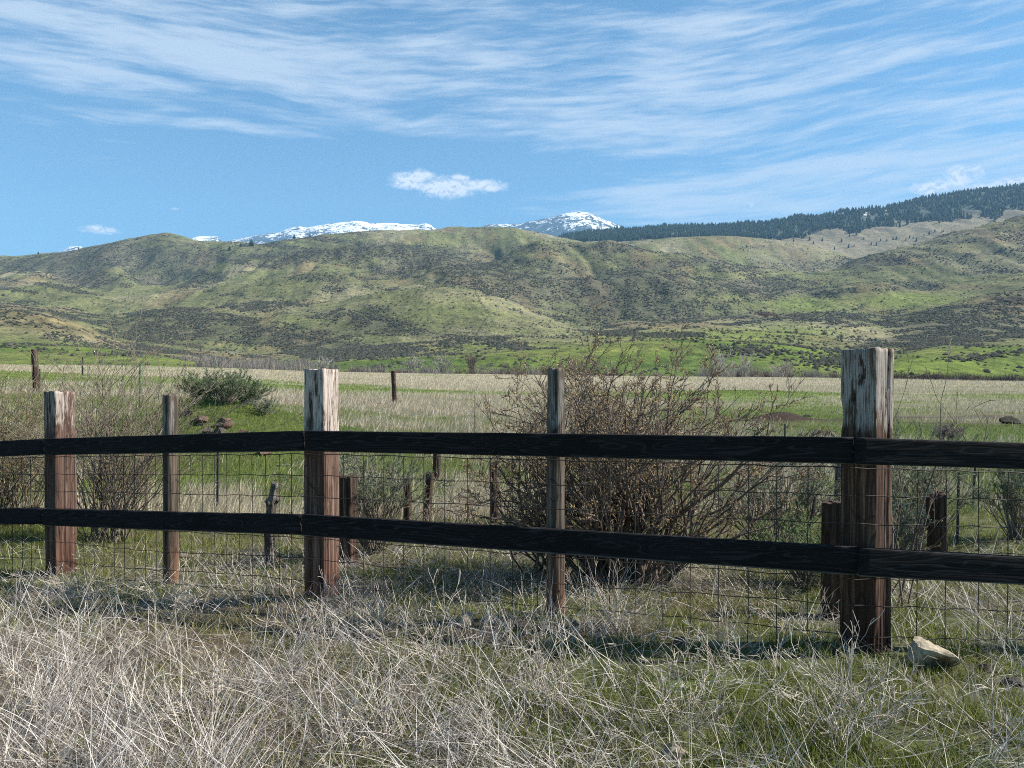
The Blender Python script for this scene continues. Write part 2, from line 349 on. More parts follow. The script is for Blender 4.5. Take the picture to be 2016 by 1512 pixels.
# colour of the slopes
streak = fbm((PX + 2.6 * PY) / 260, (PY - .16 * PX) / 9, 4, 71)
streak_r = fbm((PX - 1.5 * PY) / 200, (PY + .10 * PX) / 9, 4, 72)
stk = lerp(streak, streak_r, sstep(1100, 1500, PX))
big = fbm(HX / 260, HY / 420, 4, 73); fine = fbm(HX / 22, HY / 40, 4, 74)
sage = .45 + (big - .5) * 1.5 + (stk - .5) * 1.5 + (fine - .5) * .5
sage = sage + blob([(190, 552, 70, 20, .7), (400, 545, 90, 18, .5), (560, 510, 90, 11, .6), (650, 500, 100, 9, .6), (800, 492, 100, 10, .6), (1070, 486, 75, 9, .6), (1200, 490, 60, 11, .6),
                   (420, 655, 220, 28, .5), (740, 612, 70, 16, .5), (690, 652, 120, 18, .5), (760, 690, 90, 10, .8), (1050, 575, 90, 14, .5), (1180, 560, 150, 20, .4), (1300, 535, 120, 18, .35),
                   (1500, 560, 160, 15, .45), (1700, 520, 90, 13, .5), (1640, 577, 40, 7, .8), (1800, 566, 60, 7, .8), (1860, 645, 150, 36, .75), (1640, 625, 60, 12, .5), (1250, 660, 160, 12, .4), (1800, 520, 160, 20, .4),
                   (120, 520, 180, 10, .3), (300, 505, 120, 12, .3)])
sage = sage - blob([(1590, 600, 80, 14, 1.0), (1790, 592, 90, 13, 1.1), (1500, 652, 170, 12, .8), (900, 610, 110, 28, .6), (950, 640, 100, 18, .5), (950, 468, 170, 15, .7), (1420, 545, 80, 14, .5),
                   (1400, 475, 200, 12, .6), (340, 590, 150, 5, .7), (520, 560, 160, 5, .5), (600, 530, 120, 5, .4), (330, 470, 70, 10, .3), (1700, 655, 80, 8, .5), (1450, 500, 200, 10, .5), (500, 590, 200, 4, .5), (1180, 672, 330, 9, .7), (880, 690, 120, 8, .6)])
sage = np.clip(sage, 0, 1)
OL = np.array((.118, .122, .064)); LG = np.array((.150, .162, .074)); TN = np.array((.27, .242, .165)); SG = np.array((.070, .068, .058)); BG = np.array((.125, .168, .042)); BR = np.array((.24, .18, .105)); PT = np.array((.235, .205, .145))
def C3(a): return a[..., None]
c = lerp(OL, LG, C3(np.clip(fbm(HX / 90, HY / 160, 3, 80) * 1.6 - .3, 0, 1)))
c = lerp(c, TN, C3(np.clip((fbm(HX / 120 + 9, HY / 200, 4, 81) - .46) * 2.2 + (stk - .5) * .8, 0, .8)))
c = lerp(c, np.array((.2, .14, .09)), C3(np.clip((fbm(HX / 70, HY / 110, 3, 84) - .55) * 3, 0, .45)))
c = lerp(c, SG, C3(np.clip(sage * 1.0 - .22, 0, .62) * sstep(420, 620, HY)))
gp = blob([(1590, 600, 80, 14, 1.0), (1790, 590, 95, 12, 1.0), (1500, 655, 170, 13, .9), (1330, 664, 150, 9, .8), (1000, 682, 220, 8, .8), (900, 605, 90, 18, .35), (1440, 540, 80, 10, .3), (1760, 600, 60, 20, .4)])
c = lerp(c, np.array((.15, .185, .055)), C3(np.clip(gp * (.5 + fbm(HX / 25, HY / 35, 3, 95)), 0, .85)))
far_tan = sstep(1900, 2300, HY) * sstep(1380, 1520, PX); c = lerp(c, lerp(PT, c, .35), C3(far_tan * .8 * sstep(.25, .6, fbm(HX / 300, HY / 300, 3, 83))))
c = lerp(c, PT * .85, C3(sstep(2700, 3000, HY) * .8))
brown = sstep(440, 520, HY) * sstep(800, 680, HY) * sstep(290, 230, PX)
c = lerp(c, lerp(BR, OL, C3(np.clip(fbm(HX / 30, HY / 30, 3, 85) * 1.5 - .4, 0, 1))) * C3(.5 + 1.0 * fbm((HX + HY * .5) / 6, HZ / 50, 2, 86)), C3(brown * .85))
fg = sstep(470, 400, HY)
nb = fbm(HX / 35, HY / 50, 4, 90); bright = lerp(BG, BG * np.array((.62, .70, .9)), C3(np.clip(nb * 2 - .6, 0, 1)))
bright = lerp(bright, np.array((.15, .17, .06)), C3(np.clip((fbm(HX / 50 + 40, HY / 22, 3, 91) - .5) * 4, 0, .8)))
c = lerp(c, bright, C3(fg))
c = lerp(c, STRAW * .7, C3(sstep(175, 160, HY)))
c = lerp(c, np.array((.035, .035, .038)), C3(np.clip(rock, 0, 1) * sstep(800, 900, HY) * .85 * sstep(.3, .6, rn)))
snow2 = sstep(3500, 3800, HY) * blob([(1700, 416, 45, 8, 1.2)]) * (fbm(HX / 40, HY / 40, 3, 92) > .5)
c = lerp(c, np.array((.25, .3, .24)) * .3, C3(sstep(3250, 3500, HY) * (PX > 1000)))
c = lerp(c, np.array((.8, .82, .85)), C3(np.clip(snow2, 0, 1)))
# cow path down the middle spur
pth = sstep(2.2, .6, np.abs(PX - np.interp(PY, [575, 600, 620, 640, 670], [934, 950, 963, 948, 932]))) * (PY > 575) * (PY < 668) * (HY < 1000) * (HY > 500)
c = lerp(c, np.array((.05, .045, .03)), C3(pth * .8))
m_hill, g, b = material('hill_pasture', .95); b.inputs['Specular IOR Level'].default_value = .05
a = g.new('ShaderNodeAttribute', attribute_name='Col'); tc = g.new('ShaderNodeTexCoord')
n1 = g.noise(g.scale(tc.outputs['Object'], (1, .6, 1)), .22, 8, .72); n2 = g.noise(tc.outputs['Object'], .05, 6, .65)
cc = g.mix(1.0, a.outputs[0], g.ramp(n1, [(.33, (.42, .44, .5)), (.48, (.95, .95, .95)), (.66, (1.45, 1.4, 1.25))]), 'MULTIPLY')
cc = g.mix(1.0, cc, g.ramp(n2, [(.35, (.72, .74, .78)), (.62, (1.2, 1.18, 1.1))]), 'MULTIPLY')
g.l.new(cc, b.inputs['Base Color'])
bm = g.new('ShaderNodeBump'); bm.inputs['Strength'].default_value = .8; bm.inputs['Distance'].default_value = 2.6
g.l.new(n1, bm.inputs['Height']); g.l.new(bm.outputs[0], b.inputs['Normal'])
hv = np.stack([HX, HY, HZ], -1).reshape(-1, 3)
o = mesh_np('hills', hv, grid_faces(*HX.shape), 4, m_hill, c.reshape(-1, 3), smooth=True)
tag(o, kind='structure')
lt = np.log(t)
def hill_at(pxs, Ys, arr):
    """bilinear lookup on the hill grid"""
    fi = np.clip(np.interp(np.log(Ys), lt, np.arange(len(t))), 0, len(t) - 1.001); fj = np.clip((pxs - px[0]) / 3.0, 0, len(px) - 1.001)
    i = fi.astype(int); j = fj.astype(int); u = fi - i; v = fj - j
    return (arr[i, j] * (1 - v) + arr[i, j + 1] * v) * (1 - u) + (arr[i + 1, j] * (1 - v) + arr[i + 1, j + 1] * v) * u

# ------------------------------------------------------------------ snowy mountains far behind
m_mtn, g, b = material('snow_and_fir', .8); b.inputs['Specular IOR Level'].default_value = .1
a = g.new('ShaderNodeAttribute', attribute_name='Col'); tc = g.new('ShaderNodeTexCoord')
n1 = g.noise(g.scale(tc.outputs['Object'], (1, 1, .45)), .018, 7, .75); n2 = g.noise(g.scale(tc.outputs['Object'], (1, 1, 1)), .004, 5, .6)
sa = g.new('ShaderNodeSeparateColor'); g.l.new(a.outputs[0], sa.inputs[0])
f = g.ss(g.m('ADD', sa.outputs[0], g.m('ADD', g.m('MULTIPLY', g.m('SUBTRACT', n1, .5), 2.6), g.m('MULTIPLY', g.m('SUBTRACT', n2, .5), 1.5))), .44, .56)
g.l.new(g.mix(f, (.018, .028, .03), (.88, .9, .93)), b.inputs['Base Color'])
def mountain(name, x0, x1, D, prof, base, snowline, seed):
    xs = np.arange(x0, x1, 1.2); pr = np.interp(xs, *L(prof)); bs = np.interp(xs, *L(base))
    s = np.concatenate([np.linspace(0, 1, 70), np.linspace(1.05, 2, 12)])
    S, X = np.meshgrid(s, xs, indexing='ij')
    Yd = D - 1800 + 1800 * S
    PYm = np.where(S <= 1, bs + (pr - bs) * np.sin(S * pi / 2) ** .9, pr + (S - 1) * 60)
    Z = EYE + (740 - PYm) / F * Yd; Xw = (X - 1008) / F * Yd
    Z = Z + (ridged(Xw / 900 + Yd / 1600, Yd / 1500, seed) - .7) * 110 * np.sin(np.clip(S, 0, 1) * pi) + (fbm(Xw / 160, Yd / 160, 3, seed + 3) - .5) * 26
    hgt = (np.interp(X, *L(snowline)) - PYm) / 26
    col = np.stack([np.clip(.17 + .25 * hgt, 0, .70)] * 3, -1)
    o = mesh_np(name, np.stack([Xw, Yd, Z], -1).reshape(-1, 3), grid_faces(*S.shape), 4, m_mtn, col.reshape(-1, 3), smooth=True)
    return tag(o, kind='structure')
mountain('snowy_mountains', -200, 1000, 12500, '-200:520 60:512 110:502 126:492 138:486 160:486 174:498 230:500 330:490 372:474 388:467 428:466 440:476 455:475 480:470 520:462 550:458 570:451 590:447 605:449 620:445 650:441 680:438 705:436 730:441 760:440 800:442 825:444 838:441 848:443 865:456 880:466 1000:480',
         '-200:560 200:540 500:510 1000:500', '-200:540 130:530 400:512 440:505 500:490 560:486 620:492 660:492 1000:492', 101)
mountain('snowy_peak', 860, 1330, 12000, '860:478 930:456 955:444 985:442 1020:442 1040:437 1060:434 1085:428 1105:423 1125:419 1140:417 1158:420 1172:426 1190:433 1210:441 1230:449 1250:459 1290:470 1330:480',
         '860:510 1330:510', '860:470 1000:470 1060:452 1100:458 1150:466 1200:470 1330:470', 131)

# ------------------------------------------------------------------ air
hz = bpy.data.meshes.new('haze')
X0, X1, Y0, Y1, Z0, Z1 = -14000., 14000., -60., 14900., -25., 3300.
hz.from_pydata([(x, y, z) for z in (Z0, Z1) for y in (Y0, Y1) for x in (X0, X1)], [], [(0, 2, 3, 1), (4, 5, 7, 6), (0, 1, 5, 4), (2, 6, 7, 3), (0, 4, 6, 2), (1, 3, 7, 5)])
m = bpy.data.materials.new('air'); m.use_nodes = True; m.node_tree.nodes.clear(); g = N(m.node_tree)
pv = g.new('ShaderNodeVolumePrincipled'); pv.inputs['Color'].default_value = (.36, .66, 1.0, 1); pv.inputs['Density'].default_value = 5.4e-5; pv.inputs['Anisotropy'].default_value = 0.0
mo = g.new('ShaderNodeOutputMaterial'); g.l.new(pv.outputs[0], mo.inputs['Volume'])
hz.materials.append(m); o = bpy.data.objects.new('haze', hz); COL.objects.link(o); tag(o, kind='stuff', label='thin blue air over the valley')

# ------------------------------------------------------------------ wood and wire materials
def contour(g, n, k):
    return g.m('ABSOLUTE', g.m('SUBTRACT', g.m('FRACT', g.m('MULTIPLY', n, k)), .5))
def wood_mat(name, dark, mid, light, paint, z0, z1, amount, low=None, rings=10.0):
    """grain runs along local Z; paint: pale weathered skin that survives above z0..z1"""
    m, g, b = material(name, .88); tc = g.new('ShaderNodeTexCoord'); co = tc.outputs['Object']
    sep = g.new('ShaderNodeSeparateXYZ'); g.l.new(co, sep.inputs[0])
    fib = g.noise(g.scale(co, (42, 42, 1.5)), 1.0, 7, .68, .3)
    fib2 = g.noise(g.scale(co, (150, 150, 7)), 1.0, 5, .7)
    kn = contour(g, g.noise(g.scale(co, (5, 5, 1.5)), 1.0, 2, .5, .4), rings)
    c = g.ramp(fib, [(.28, dark), (.48, mid), (.72, light)])
    c = g.mix(g.ss(kn, .10, .0, 0, .65), c, dark)
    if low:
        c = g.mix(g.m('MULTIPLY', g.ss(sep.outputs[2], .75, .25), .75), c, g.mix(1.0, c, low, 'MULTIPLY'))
    pn = g.noise(g.scale(co, (13, 13, 3.2)), 1.0, 6, .7, .5)
    pf = g.m('ADD', pn, g.ss(sep.outputs[2], z0, z1, -.25, amount))
    pm = g.ss(g.m('ADD', pf, g.m('MULTIPLY', g.m('SUBTRACT', fib2, .5), .5)), .52, .66)
    c = g.mix(pm, c, g.mix(g.ss(fib2, .35, .6), (paint[0] * .55, paint[1] * .5, paint[2] * .48), paint))
    c = g.mix(g.ss(fib, .40, .30, 0, .85), c, (.018, .012, .01))
    g.l.new(c, b.inputs['Base Color'])
    bm = g.new('ShaderNodeBump'); bm.inputs['Strength'].default_value = .9; bm.inputs['Distance'].default_value = .008
    g.l.new(g.m('ADD', fib, g.m('MULTIPLY', fib2, .4)), bm.inputs['Height']); g.l.new(bm.outputs[0], b.inputs['Normal'])
    return m
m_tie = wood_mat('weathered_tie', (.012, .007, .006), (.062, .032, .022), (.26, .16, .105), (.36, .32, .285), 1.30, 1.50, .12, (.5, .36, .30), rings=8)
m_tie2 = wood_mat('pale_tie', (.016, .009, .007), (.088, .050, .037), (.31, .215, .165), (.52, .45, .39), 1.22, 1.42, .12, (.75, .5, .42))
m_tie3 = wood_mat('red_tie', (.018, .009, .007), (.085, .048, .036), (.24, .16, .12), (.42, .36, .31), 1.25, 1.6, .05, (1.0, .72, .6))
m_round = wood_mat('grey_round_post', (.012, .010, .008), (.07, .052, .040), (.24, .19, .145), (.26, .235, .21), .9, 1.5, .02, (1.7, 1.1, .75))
m_old = wood_mat('old_post_wood', (.008, .006, .005), (.045, .028, .020), (.17, .11, .08), (.2, .175, .15), .3, 1.2, .0)
m_grey = wood_mat('grey_driftwood', (.014, .012, .011), (.08, .068, .058), (.24, .21, .185), (.32, .29, .26), .2, .9, .05)
m_rail, g, b = material('dark_stained_board', .9); tc = g.new('ShaderNodeTexCoord'); co = tc.outputs['Object']; b.inputs['Specular IOR Level'].default_value = .12
nz = g.noise(g.scale(co, (10.5, 1, 1.05)), 1.0, 2, .45, .55); k1 = contour(g, nz, 15.0)
fb = g.noise(g.scale(co, (120, 60, 3)), 1.0, 6, .7); pt = g.noise(g.scale(co, (3, 3, .9)), 1.0, 4, .6)
c = g.mix(g.ss(k1, .17, .02, 0, .55), (.010, .0092, .0095), (.042, .039, .042))
c = g.mix(g.ss(fb, .52, .72, 0, .5), c, (.032, .033, .038)); c = g.mix(g.ss(pt, .45, .7, 0, .5), c, (.022, .021, .024))
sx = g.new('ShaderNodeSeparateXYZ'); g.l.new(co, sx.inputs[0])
c = g.mix(g.m('MULTIPLY', g.ss(sx.outputs[0], .060, .068), g.ss(fb, .35, .6)), c, (.15, .14, .13))   # sunlit top edge, painted in as a paler strip broken by grain
g.l.new(c, b.inputs['Base Color'])
bm = g.new('ShaderNodeBump'); bm.inputs['Strength'].default_value = .5; bm.inputs['Distance'].default_value = .004
g.l.new(g.m('ADD', fb, k1), bm.inputs['Height']); g.l.new(bm.outputs[0], b.inputs['Normal'])
m_wire = simple_mat('rusty_wire', (.045, .036, .032), .7, .3)
m_steel = simple_mat('dull_stake_steel', (.05, .05, .048), .6, .4)
m_green_steel = simple_mat('green_stake_paint', (.05, .13, .075), .6, .4)

def timber(name, wx, wy, H, mat, seed, parent=None, rnd=.12, rough=.004, cracks=(), chip=.01, circle=False, nz_=90, M=64, taper=0.0, bend=0.0, top_slope=(0, 0), knots=()):
    """rough timber standing on local z=0 (buried a little); section wx x wy; returned with local Z along the grain"""
    th = np.linspace(0, 2 * pi, M, endpoint=False) + .001
    if circle: bx_, by_ = wx / 2 * np.cos(th), wy / 2 * np.sin(th)
    else:
        p = 2 / rnd if rnd > 0 else 40; p = min(p, 16)
        r = (np.abs(np.cos(th)) ** p + np.abs(np.sin(th)) ** p) ** (-1 / p)
        # spread the points so that the faces get enough of them
        bx_, by_ = wx / 2 * r * np.cos(th), wy / 2 * r * np.sin(th)
    z = np.linspace(0, H, nz_)
    TH, Z = np.meshgrid(th, z); BX = np.broadcast_to(bx_, TH.shape); BY = np.broadcast_to(by_, TH.shape)
    rr = np.hypot(BX, BY); nxv, nyv = BX / rr, BY / rr
    d = (fbm(TH * 9 + seed * 3.1, Z * 3.0, 4, seed) - .5) * 2 * rough + (fbm(TH * 1.6 + 9, Z * 1.1 + seed, 2, seed + 5) - .5) * 3.2 * rough
    for (a, wd, dep, za, zb) in cracks:
        aw = a + .06 * (fbm(Z * 5, Z * 0 + seed, 2, seed + 8) - .5)
        dd = np.abs((TH - aw + pi) % (2 * pi) - pi); d = d - dep * np.exp(-(dd / wd) ** 2) * sstep(za - .05, za + .05, Z) * sstep(zb + .05, zb - .05, Z)
    for (a, zk, rk, hk) in knots:
        dd = ((TH - a + pi) % (2 * pi) - pi) * wx / 2; d = d + hk * np.exp(-((dd / rk) ** 2 + ((Z - zk) / rk) ** 2))
    d = d - chip * sstep(.62, .8, fbm(TH * 2.2 + 3, Z * 4, 2, seed + 12))
    k = 1 - taper * Z / H
    X = (BX + nxv * d) * k + bend * np.sin(Z / H * pi) ; Y = (BY + nyv * d) * k
    ztop = Z + (Z / H) ** 12 * (top_slope[0] * BX + top_slope[1] * BY + (fbm(TH * 2, TH * 0 + seed, 2, seed + 15) - .5) * .02)
    rings = [np.stack([X, Y, ztop], -1).reshape(-1, 3)]
    F4 = []
    a = np.arange(nz_ * M).reshape(nz_, M); b2 = np.roll(a, -1, axis=1)
    F4.append(np.stack([a[:-1], b2[:-1], b2[1:], a[1:]], -1).reshape(-1, 4))
    base = nz_ * M
    lastr = a[-1]; cnt = base
    cx, cy = X[-1].mean(), Y[-1].mean()
    for f in (.93, .6, .25):
        rr_ = np.stack([cx + (X[-1] - cx) * f, cy + (Y[-1] - cy) * f, ztop[-1] + (.001 if f > .9 else .0) + (fbm(X[-1] * 90 * f, Y[-1] * 90, 2, seed) - .5) * .008 * (f < .9)], -1)
        rings.append(rr_); nr = np.arange(cnt, cnt + M); cnt += M
        F4.append(np.stack([lastr, np.roll(lastr, -1), np.roll(nr, -1), nr], -1)); lastr = nr
    rings.append(np.array([[cx, cy, ztop[-1].mean()]])); ci = cnt
    F4.append(np.stack([lastr, np.roll(lastr, -1), np.full(M, ci), np.full(M, ci)], -1)[:, :])
    v = np.concatenate(rings); f = np.concatenate(F4)
    fl = [tuple(q) if q[2] != q[3] else tuple(q[:3]) for q in f.tolist()]
    fl.append(tuple(reversed(a[0].tolist())))
    me = bpy.data.meshes.new(name); me.from_pydata(v.tolist(), [], fl)
    me.materials.append(mat); o = bpy.data.objects.new(name, me); COL.objects.link(o)
    me.polygons.foreach_set('use_smooth', np.array([len(q) == 4 for q in fl])); me.update()
    if parent: o.parent = parent
    return o

def tubes(name, P0, P1, R0, R1, mat, sides=4, colors=None, parent=None, link=True):
    P0 = np.asarray(P0, float); P1 = np.asarray(P1, float); R0 = np.asarray(R0, float); R1 = np.asarray(R1, float)
    d = P1 - P0; ln_ = np.linalg.norm(d, axis=1, keepdims=True) + 1e-9; d = d / ln_
    ref = np.where(np.abs(d[:, 2:3]) < .8, np.array([[0, 0, 1.]]), np.array([[1., 0, 0]]))
    u = np.cross(d, ref); u /= np.linalg.norm(u, axis=1, keepdims=True); v = np.cross(d, u)
    th = np.linspace(0, 2 * pi, sides, endpoint=False)
    ring = u[:, None] * np.cos(th)[None, :, None] + v[:, None] * np.sin(th)[None, :, None]
    A = P0[:, None] + ring * R0[:, None, None]; B = P1[:, None] + ring * R1[:, None, None]
    V = np.concatenate([A, B], 1).reshape(-1, 3)
    n = len(P0); off = (np.arange(n) * 2 * sides)[:, None, None]
    i = np.arange(sides); q = np.stack([i, (i + 1) % sides, (i + 1) % sides + sides, i + sides], -1)[None]
    col = None if colors is None else np.repeat(colors, 2 * sides, axis=0)
    return mesh_np(name, V, (off + q).reshape(-1, 4), 4, mat, col, smooth=True, parent=parent, link=link)

# ------------------------------------------------------------------ the fence
def base_pt(px_, Y): p = W(px_, 740, Y); return Vector((p.x, Y, gzs(p.x, Y)))
fence = empty('wooden_fence', base_pt(1707, 4.05), 'dark two-rail board fence with timber posts and wire mesh across the whole picture', 'fence')
FI = Matrix.Translation(-fence.location)
def put(o, loc, rot=(0, 0, 0)):
    o.matrix_local = FI @ Matrix.Translation(loc) @ Matrix.Rotation(rot[2], 4, 'Z') @ Matrix.Rotation(rot[1], 4, 'Y') @ Matrix.Rotation(rot[0], 4, 'X')
def ftie(px_c, Y, ytop, w_, ang, mat, seed, label, **kw):
    """centre pixel at its top; ang: rotation of the square section"""
    top = W(px_c, ytop, Y); zb = gzs(top.x, Y) - .25
    o = timber('timber_post', w_, w_, top.z - zb, mat, seed, fence, **kw); put(o, (top.x, Y, zb), (0, 0, R(ang))); o['label'] = label
    return o
SP = lambda px_, Y: W(px_, 740, Y)
ftie(1707, 4.12, 688, .196, -52, m_tie, 3, 'thickest square timber post with a deep vertical crack', cracks=[(R(22), .05, .02, .2, 2.2), (R(-60), .05, .006, .3, 2.0), (R(-98), .04, .005, .6, 2.2), (R(-20), .06, .008, .2, 1.5)], rough=.0035, M=110, top_slope=(.02, .0))
ftie(633, 5.37, 728, .176, -25, m_tie2, 5, 'square timber post with pale whitish worn face', cracks=[(R(-30), .05, .008, .2, 2), (R(15), .04, .004, .1, 1.9)], M=110, rough=.003)
ftie(118, 6.68, 771, .185, -32, m_tie3, 8, 'square reddish timber post with pale patch near its top', cracks=[(R(-8), .05, .006, .1, 1.9)], M=110, rough=.0045)
ftie(-330, 8.1, 790, .18, -30, m_tie3, 18, 'square reddish timber post')
ftie(2560, 4.35, 700, .18, -5, m_tie, 28, 'square brown timber post')
def rpost(px_c, Y, ytop, dia, seed, label):
    top = W(px_c, ytop, Y); zb = gzs(top.x, Y) - .25
    o = timber('round_post', dia, dia, top.z - zb, m_round, seed, fence, circle=True, rough=.0025, taper=.06, cracks=[(R(-105), .07, .006, .5, 2), (R(-50), .06, .003, .1, 2)], chip=.002, M=56)
    put(o, (top.x, Y, zb)); o['label'] = label
rpost(1094, 4.66, 727, .112, 31, 'round grey-brown post turning orange below the lower rail')
rpost(335, 6.06, 776, .118, 34, 'round grey post with dark shaded side')
rpost(-90, 7.3, 790, .12, 36, 'round grey post'); rpost(2120, 4.2, 735, .115, 37, 'round grey post')

def board(pa, pb, hgt, seed, label):
    pa, pb = Vector(pa), Vector(pb); d = pb - pa
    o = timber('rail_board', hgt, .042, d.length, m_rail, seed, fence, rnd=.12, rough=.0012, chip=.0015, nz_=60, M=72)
    zax = d.normalized(); yax = zax.cross(Vector((0, 0, 1))).normalized() * -1; xax = yax.cross(zax)
    mt = Matrix((xax, yax, zax)).transposed().to_4x4(); mt.translation = pa
    o.matrix_local = FI @ mt; o['label'] = label
def rail(x0, y0, Y0_, x1, y1, Y1_, hgt, seed, label):
    a_ = W(x0, y0, Y0_); b_ = W(x1, y1, Y1_); up = Vector((0, 0, hgt / 2))
    board(a_ - up, b_ - up, hgt, seed, label)
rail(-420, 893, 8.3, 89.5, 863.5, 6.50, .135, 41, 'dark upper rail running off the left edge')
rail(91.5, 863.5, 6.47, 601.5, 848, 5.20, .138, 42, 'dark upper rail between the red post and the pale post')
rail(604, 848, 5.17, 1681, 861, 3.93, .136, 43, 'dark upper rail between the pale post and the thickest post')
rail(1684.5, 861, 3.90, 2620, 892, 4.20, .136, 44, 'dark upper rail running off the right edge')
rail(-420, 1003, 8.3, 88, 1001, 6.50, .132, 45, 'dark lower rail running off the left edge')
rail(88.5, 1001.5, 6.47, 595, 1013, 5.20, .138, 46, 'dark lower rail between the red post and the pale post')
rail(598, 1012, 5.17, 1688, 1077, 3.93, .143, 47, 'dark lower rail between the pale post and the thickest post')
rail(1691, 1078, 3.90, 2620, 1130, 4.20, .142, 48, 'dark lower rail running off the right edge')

nodes = [W(-420, 893, 8.34), W(91, 863.5, 6.53), W(603, 848, 5.235), W(1683, 861, 3.965), W(2620, 892, 4.245)]
offs = [.158, .303, .45, .59, .735, .885, 1.035, 1.145]
P0 = []; P1 = []; rr = []
def fence_pt(s, off, k):
    p = nodes[k].lerp(nodes[k + 1], s); return Vector((p.x, p.y, p.z - off))
for k in range(4):
    n_ = 34
    for oi, off in enumerate(offs):
        prev = None
        for i in range(n_ + 1):
            s = i / n_; p = fence_pt(s, off + .004 * sin(i * 1.7 + oi * 2) + .012 * sin(s * pi * 2 + oi) * (oi > 4), k)
            p.y += .004 * sin(i * 2.3 + oi)
            if prev is not None: P0.append(prev); P1.append(p); rr.append(.0032 if oi in (0, 7) else .0027)
            prev = p
    Lk = (nodes[k + 1] - nodes[k]).length; sp_ = (.125, .125, .152, .17)[k]; nv = int(Lk / sp_)
    for i in range(1, nv):
        s = (i + random.uniform(-.05, .05)) * sp_ / Lk; prev = None; bow = random.uniform(-.004, .004)
        for j, off in enumerate(offs):
            p = fence_pt(s, off, k); p.x += bow * sin(j / 7 * pi) + random.uniform(-.002, .002)
            if prev is not None: P0.append(prev); P1.append(p); rr.append(.0026)
            prev = p
fl0 = np.array(fence.location)
o = tubes('wire_mesh', np.array(P0) - fl0, np.array(P1) - fl0, np.array(rr), np.array(rr), m_wire, 5, parent=fence)

# ------------------------------------------------------------------ old posts and stakes standing behind the fence
def old_post(px_, ytop, Y, wx, mat, seed, label, lean=(0, 0), rot=0, circle=True, **kw):
    top = W(px_, ytop, Y); gzb = gzs(top.x, Y); zb = gzb - .15
    o = timber('old_post', wx, wx, top.z - zb, mat, seed, None, circle=circle, nz_=60, M=48, **kw)
    H = top.z - zb
    o.location = (top.x - H * math.tan(R(lean[0])), Y, zb); o.rotation_euler = (R(lean[1]), R(lean[0]), R(rot))
    return tag(o, label, 'post', 'old posts behind the fence')
old_post(686, 938, 6.7, .125, m_old, 51, 'short square dark post just right of the pale timber post', circle=False, rot=-25, rough=.005)
old_post(803, 942, 8.0, .088, m_old, 52, 'thin short dark post straight up, between two rails left of the leaning one', rough=.004, taper=.1)
old_post(847, 930, 8.4, .095, m_old, 53, 'short dark post leaning to the right beside the grey sagebrush', lean=(4.5, 0), rough=.004, taper=.08)
old_post(860, 868, 13, .128, m_old, 54, 'dark post farther out with its top hidden by the upper rail', rough=.004)
old_post(973, 913, 9.0, .105, m_old, 55, 'dark post seen through the left twigs of the big budding bush', rough=.005)
old_post(1641, 988, 4.95, .138, m_old, 57, 'wide stubby dark post beside the thickest timber post', circle=False, rot=-30, rough=.004)
old_post(1606, 974, 6.6, .055, m_grey, 58, 'grey broken stick leaning right above the sagebrush', lean=(14, 0), rough=.007, taper=.5, bend=.02)
old_post(1652, 905, 9.4, .075, m_grey, 59, 'slim grey post showing just left of the thickest timber post', lean=(2, 0), rough=.004)
old_post(1845, 974, 6.3, .135, m_old, 60, 'ragged broken dark stump wrapped in twigs right of the thickest post', rough=.018, top_slope=(.4, .1), taper=.12)
old_post(774, 730, 32, .19, m_old, 61, 'lone dark post leaning left out in the middle of the meadow', lean=(-2.5, 0), rough=.01)
old_post(67, 688, 27, .20, m_old, 62, 'tall dark post in the meadow near the left edge', lean=(-2.5, 0), rough=.012)
# gnarled stake: twisted trunk with a knobbly head
top = W(543, 950, 6.9); zb = gzs(top.x, 6.9) - .1; H = top.z - zb
o = timber('gnarled_stake', .082, .075, H, m_grey, 64, None, circle=True, rough=.010, taper=.25, bend=-.03, nz_=80, M=48,
           knots=[(R(-60), H - .03, .03, .022), (R(170), H - .17, .028, .035), (R(-10), H - .15, .03, .04), (R(-120), H - .19, .03, .03), (R(60), H - .12, .03, .03), (R(180), H - .45, .05, .012)])
o.location = (top.x - .05, 6.9, zb); o.rotation_euler = (0, R(3.2), 0)
tag(o, 'gnarled grey stake with a knobbly head left of the pale timber post', 'post')
def stake(px_, ytop, Y, r, mat, label, lean=0, knobs=True):
    t_ = W(px_, ytop, Y); zb = gzs(t_.x, Y) - .1; H = t_.z - zb
    a0 = [(0, 0, 0)]; a1 = [(0, 0, H)]; rad = [r]
    if knobs:
        for i in range(int(H / .12)): a0.append((-r * 1.5, -r, .1 + i * .12)); a1.append((-r * 1.5, -r, .125 + i * .12)); rad.append(r * .7)
        a0.append((-r * 1.6, 0, 0)); a1.append((-r * 1.6, 0, H)); rad.append(r * .5)
    o = tubes('metal_stake', a0, a1, rad, rad, mat, 6); o.location = (t_.x, Y, zb); o.rotation_euler = (0, R(lean), 0)
    return tag(o, label, 'stake', 'thin metal stakes')
stake(428, 888, 10, .011, m_steel, 'thin dark metal stake behind the mesh between round and pale posts', 1)
stake(1886, 930, 7.4, .009, m_steel, 'thin metal stake right of the ragged stump', 1)
stake(1916, 905, 9.5, .010, m_steel, 'slim slanting metal stake farther right of the ragged stump', 3)
stake(1539, 905, 9.0, .012, m_steel, 'thin metal stake above the sagebrush under the upper rail')
stake(276, 716, 24, .016, m_green_steel, 'green metal stake in the straw left of the sagebrush mound')
stake(78, 726, 27.4, .025, m_steel, 'short dark stake beside the tall meadow post')
stake(163, 702, 60, .04, m_steel, 'faint distant stake below the green slope at the left')
stake(1546, 834, 15, .012, m_steel, 'thin rod rising above the upper rail near the soil heap')
stake(935, 778, 20, .012, m_grey, 'short pale rod in the green meadow strip', 0, False)

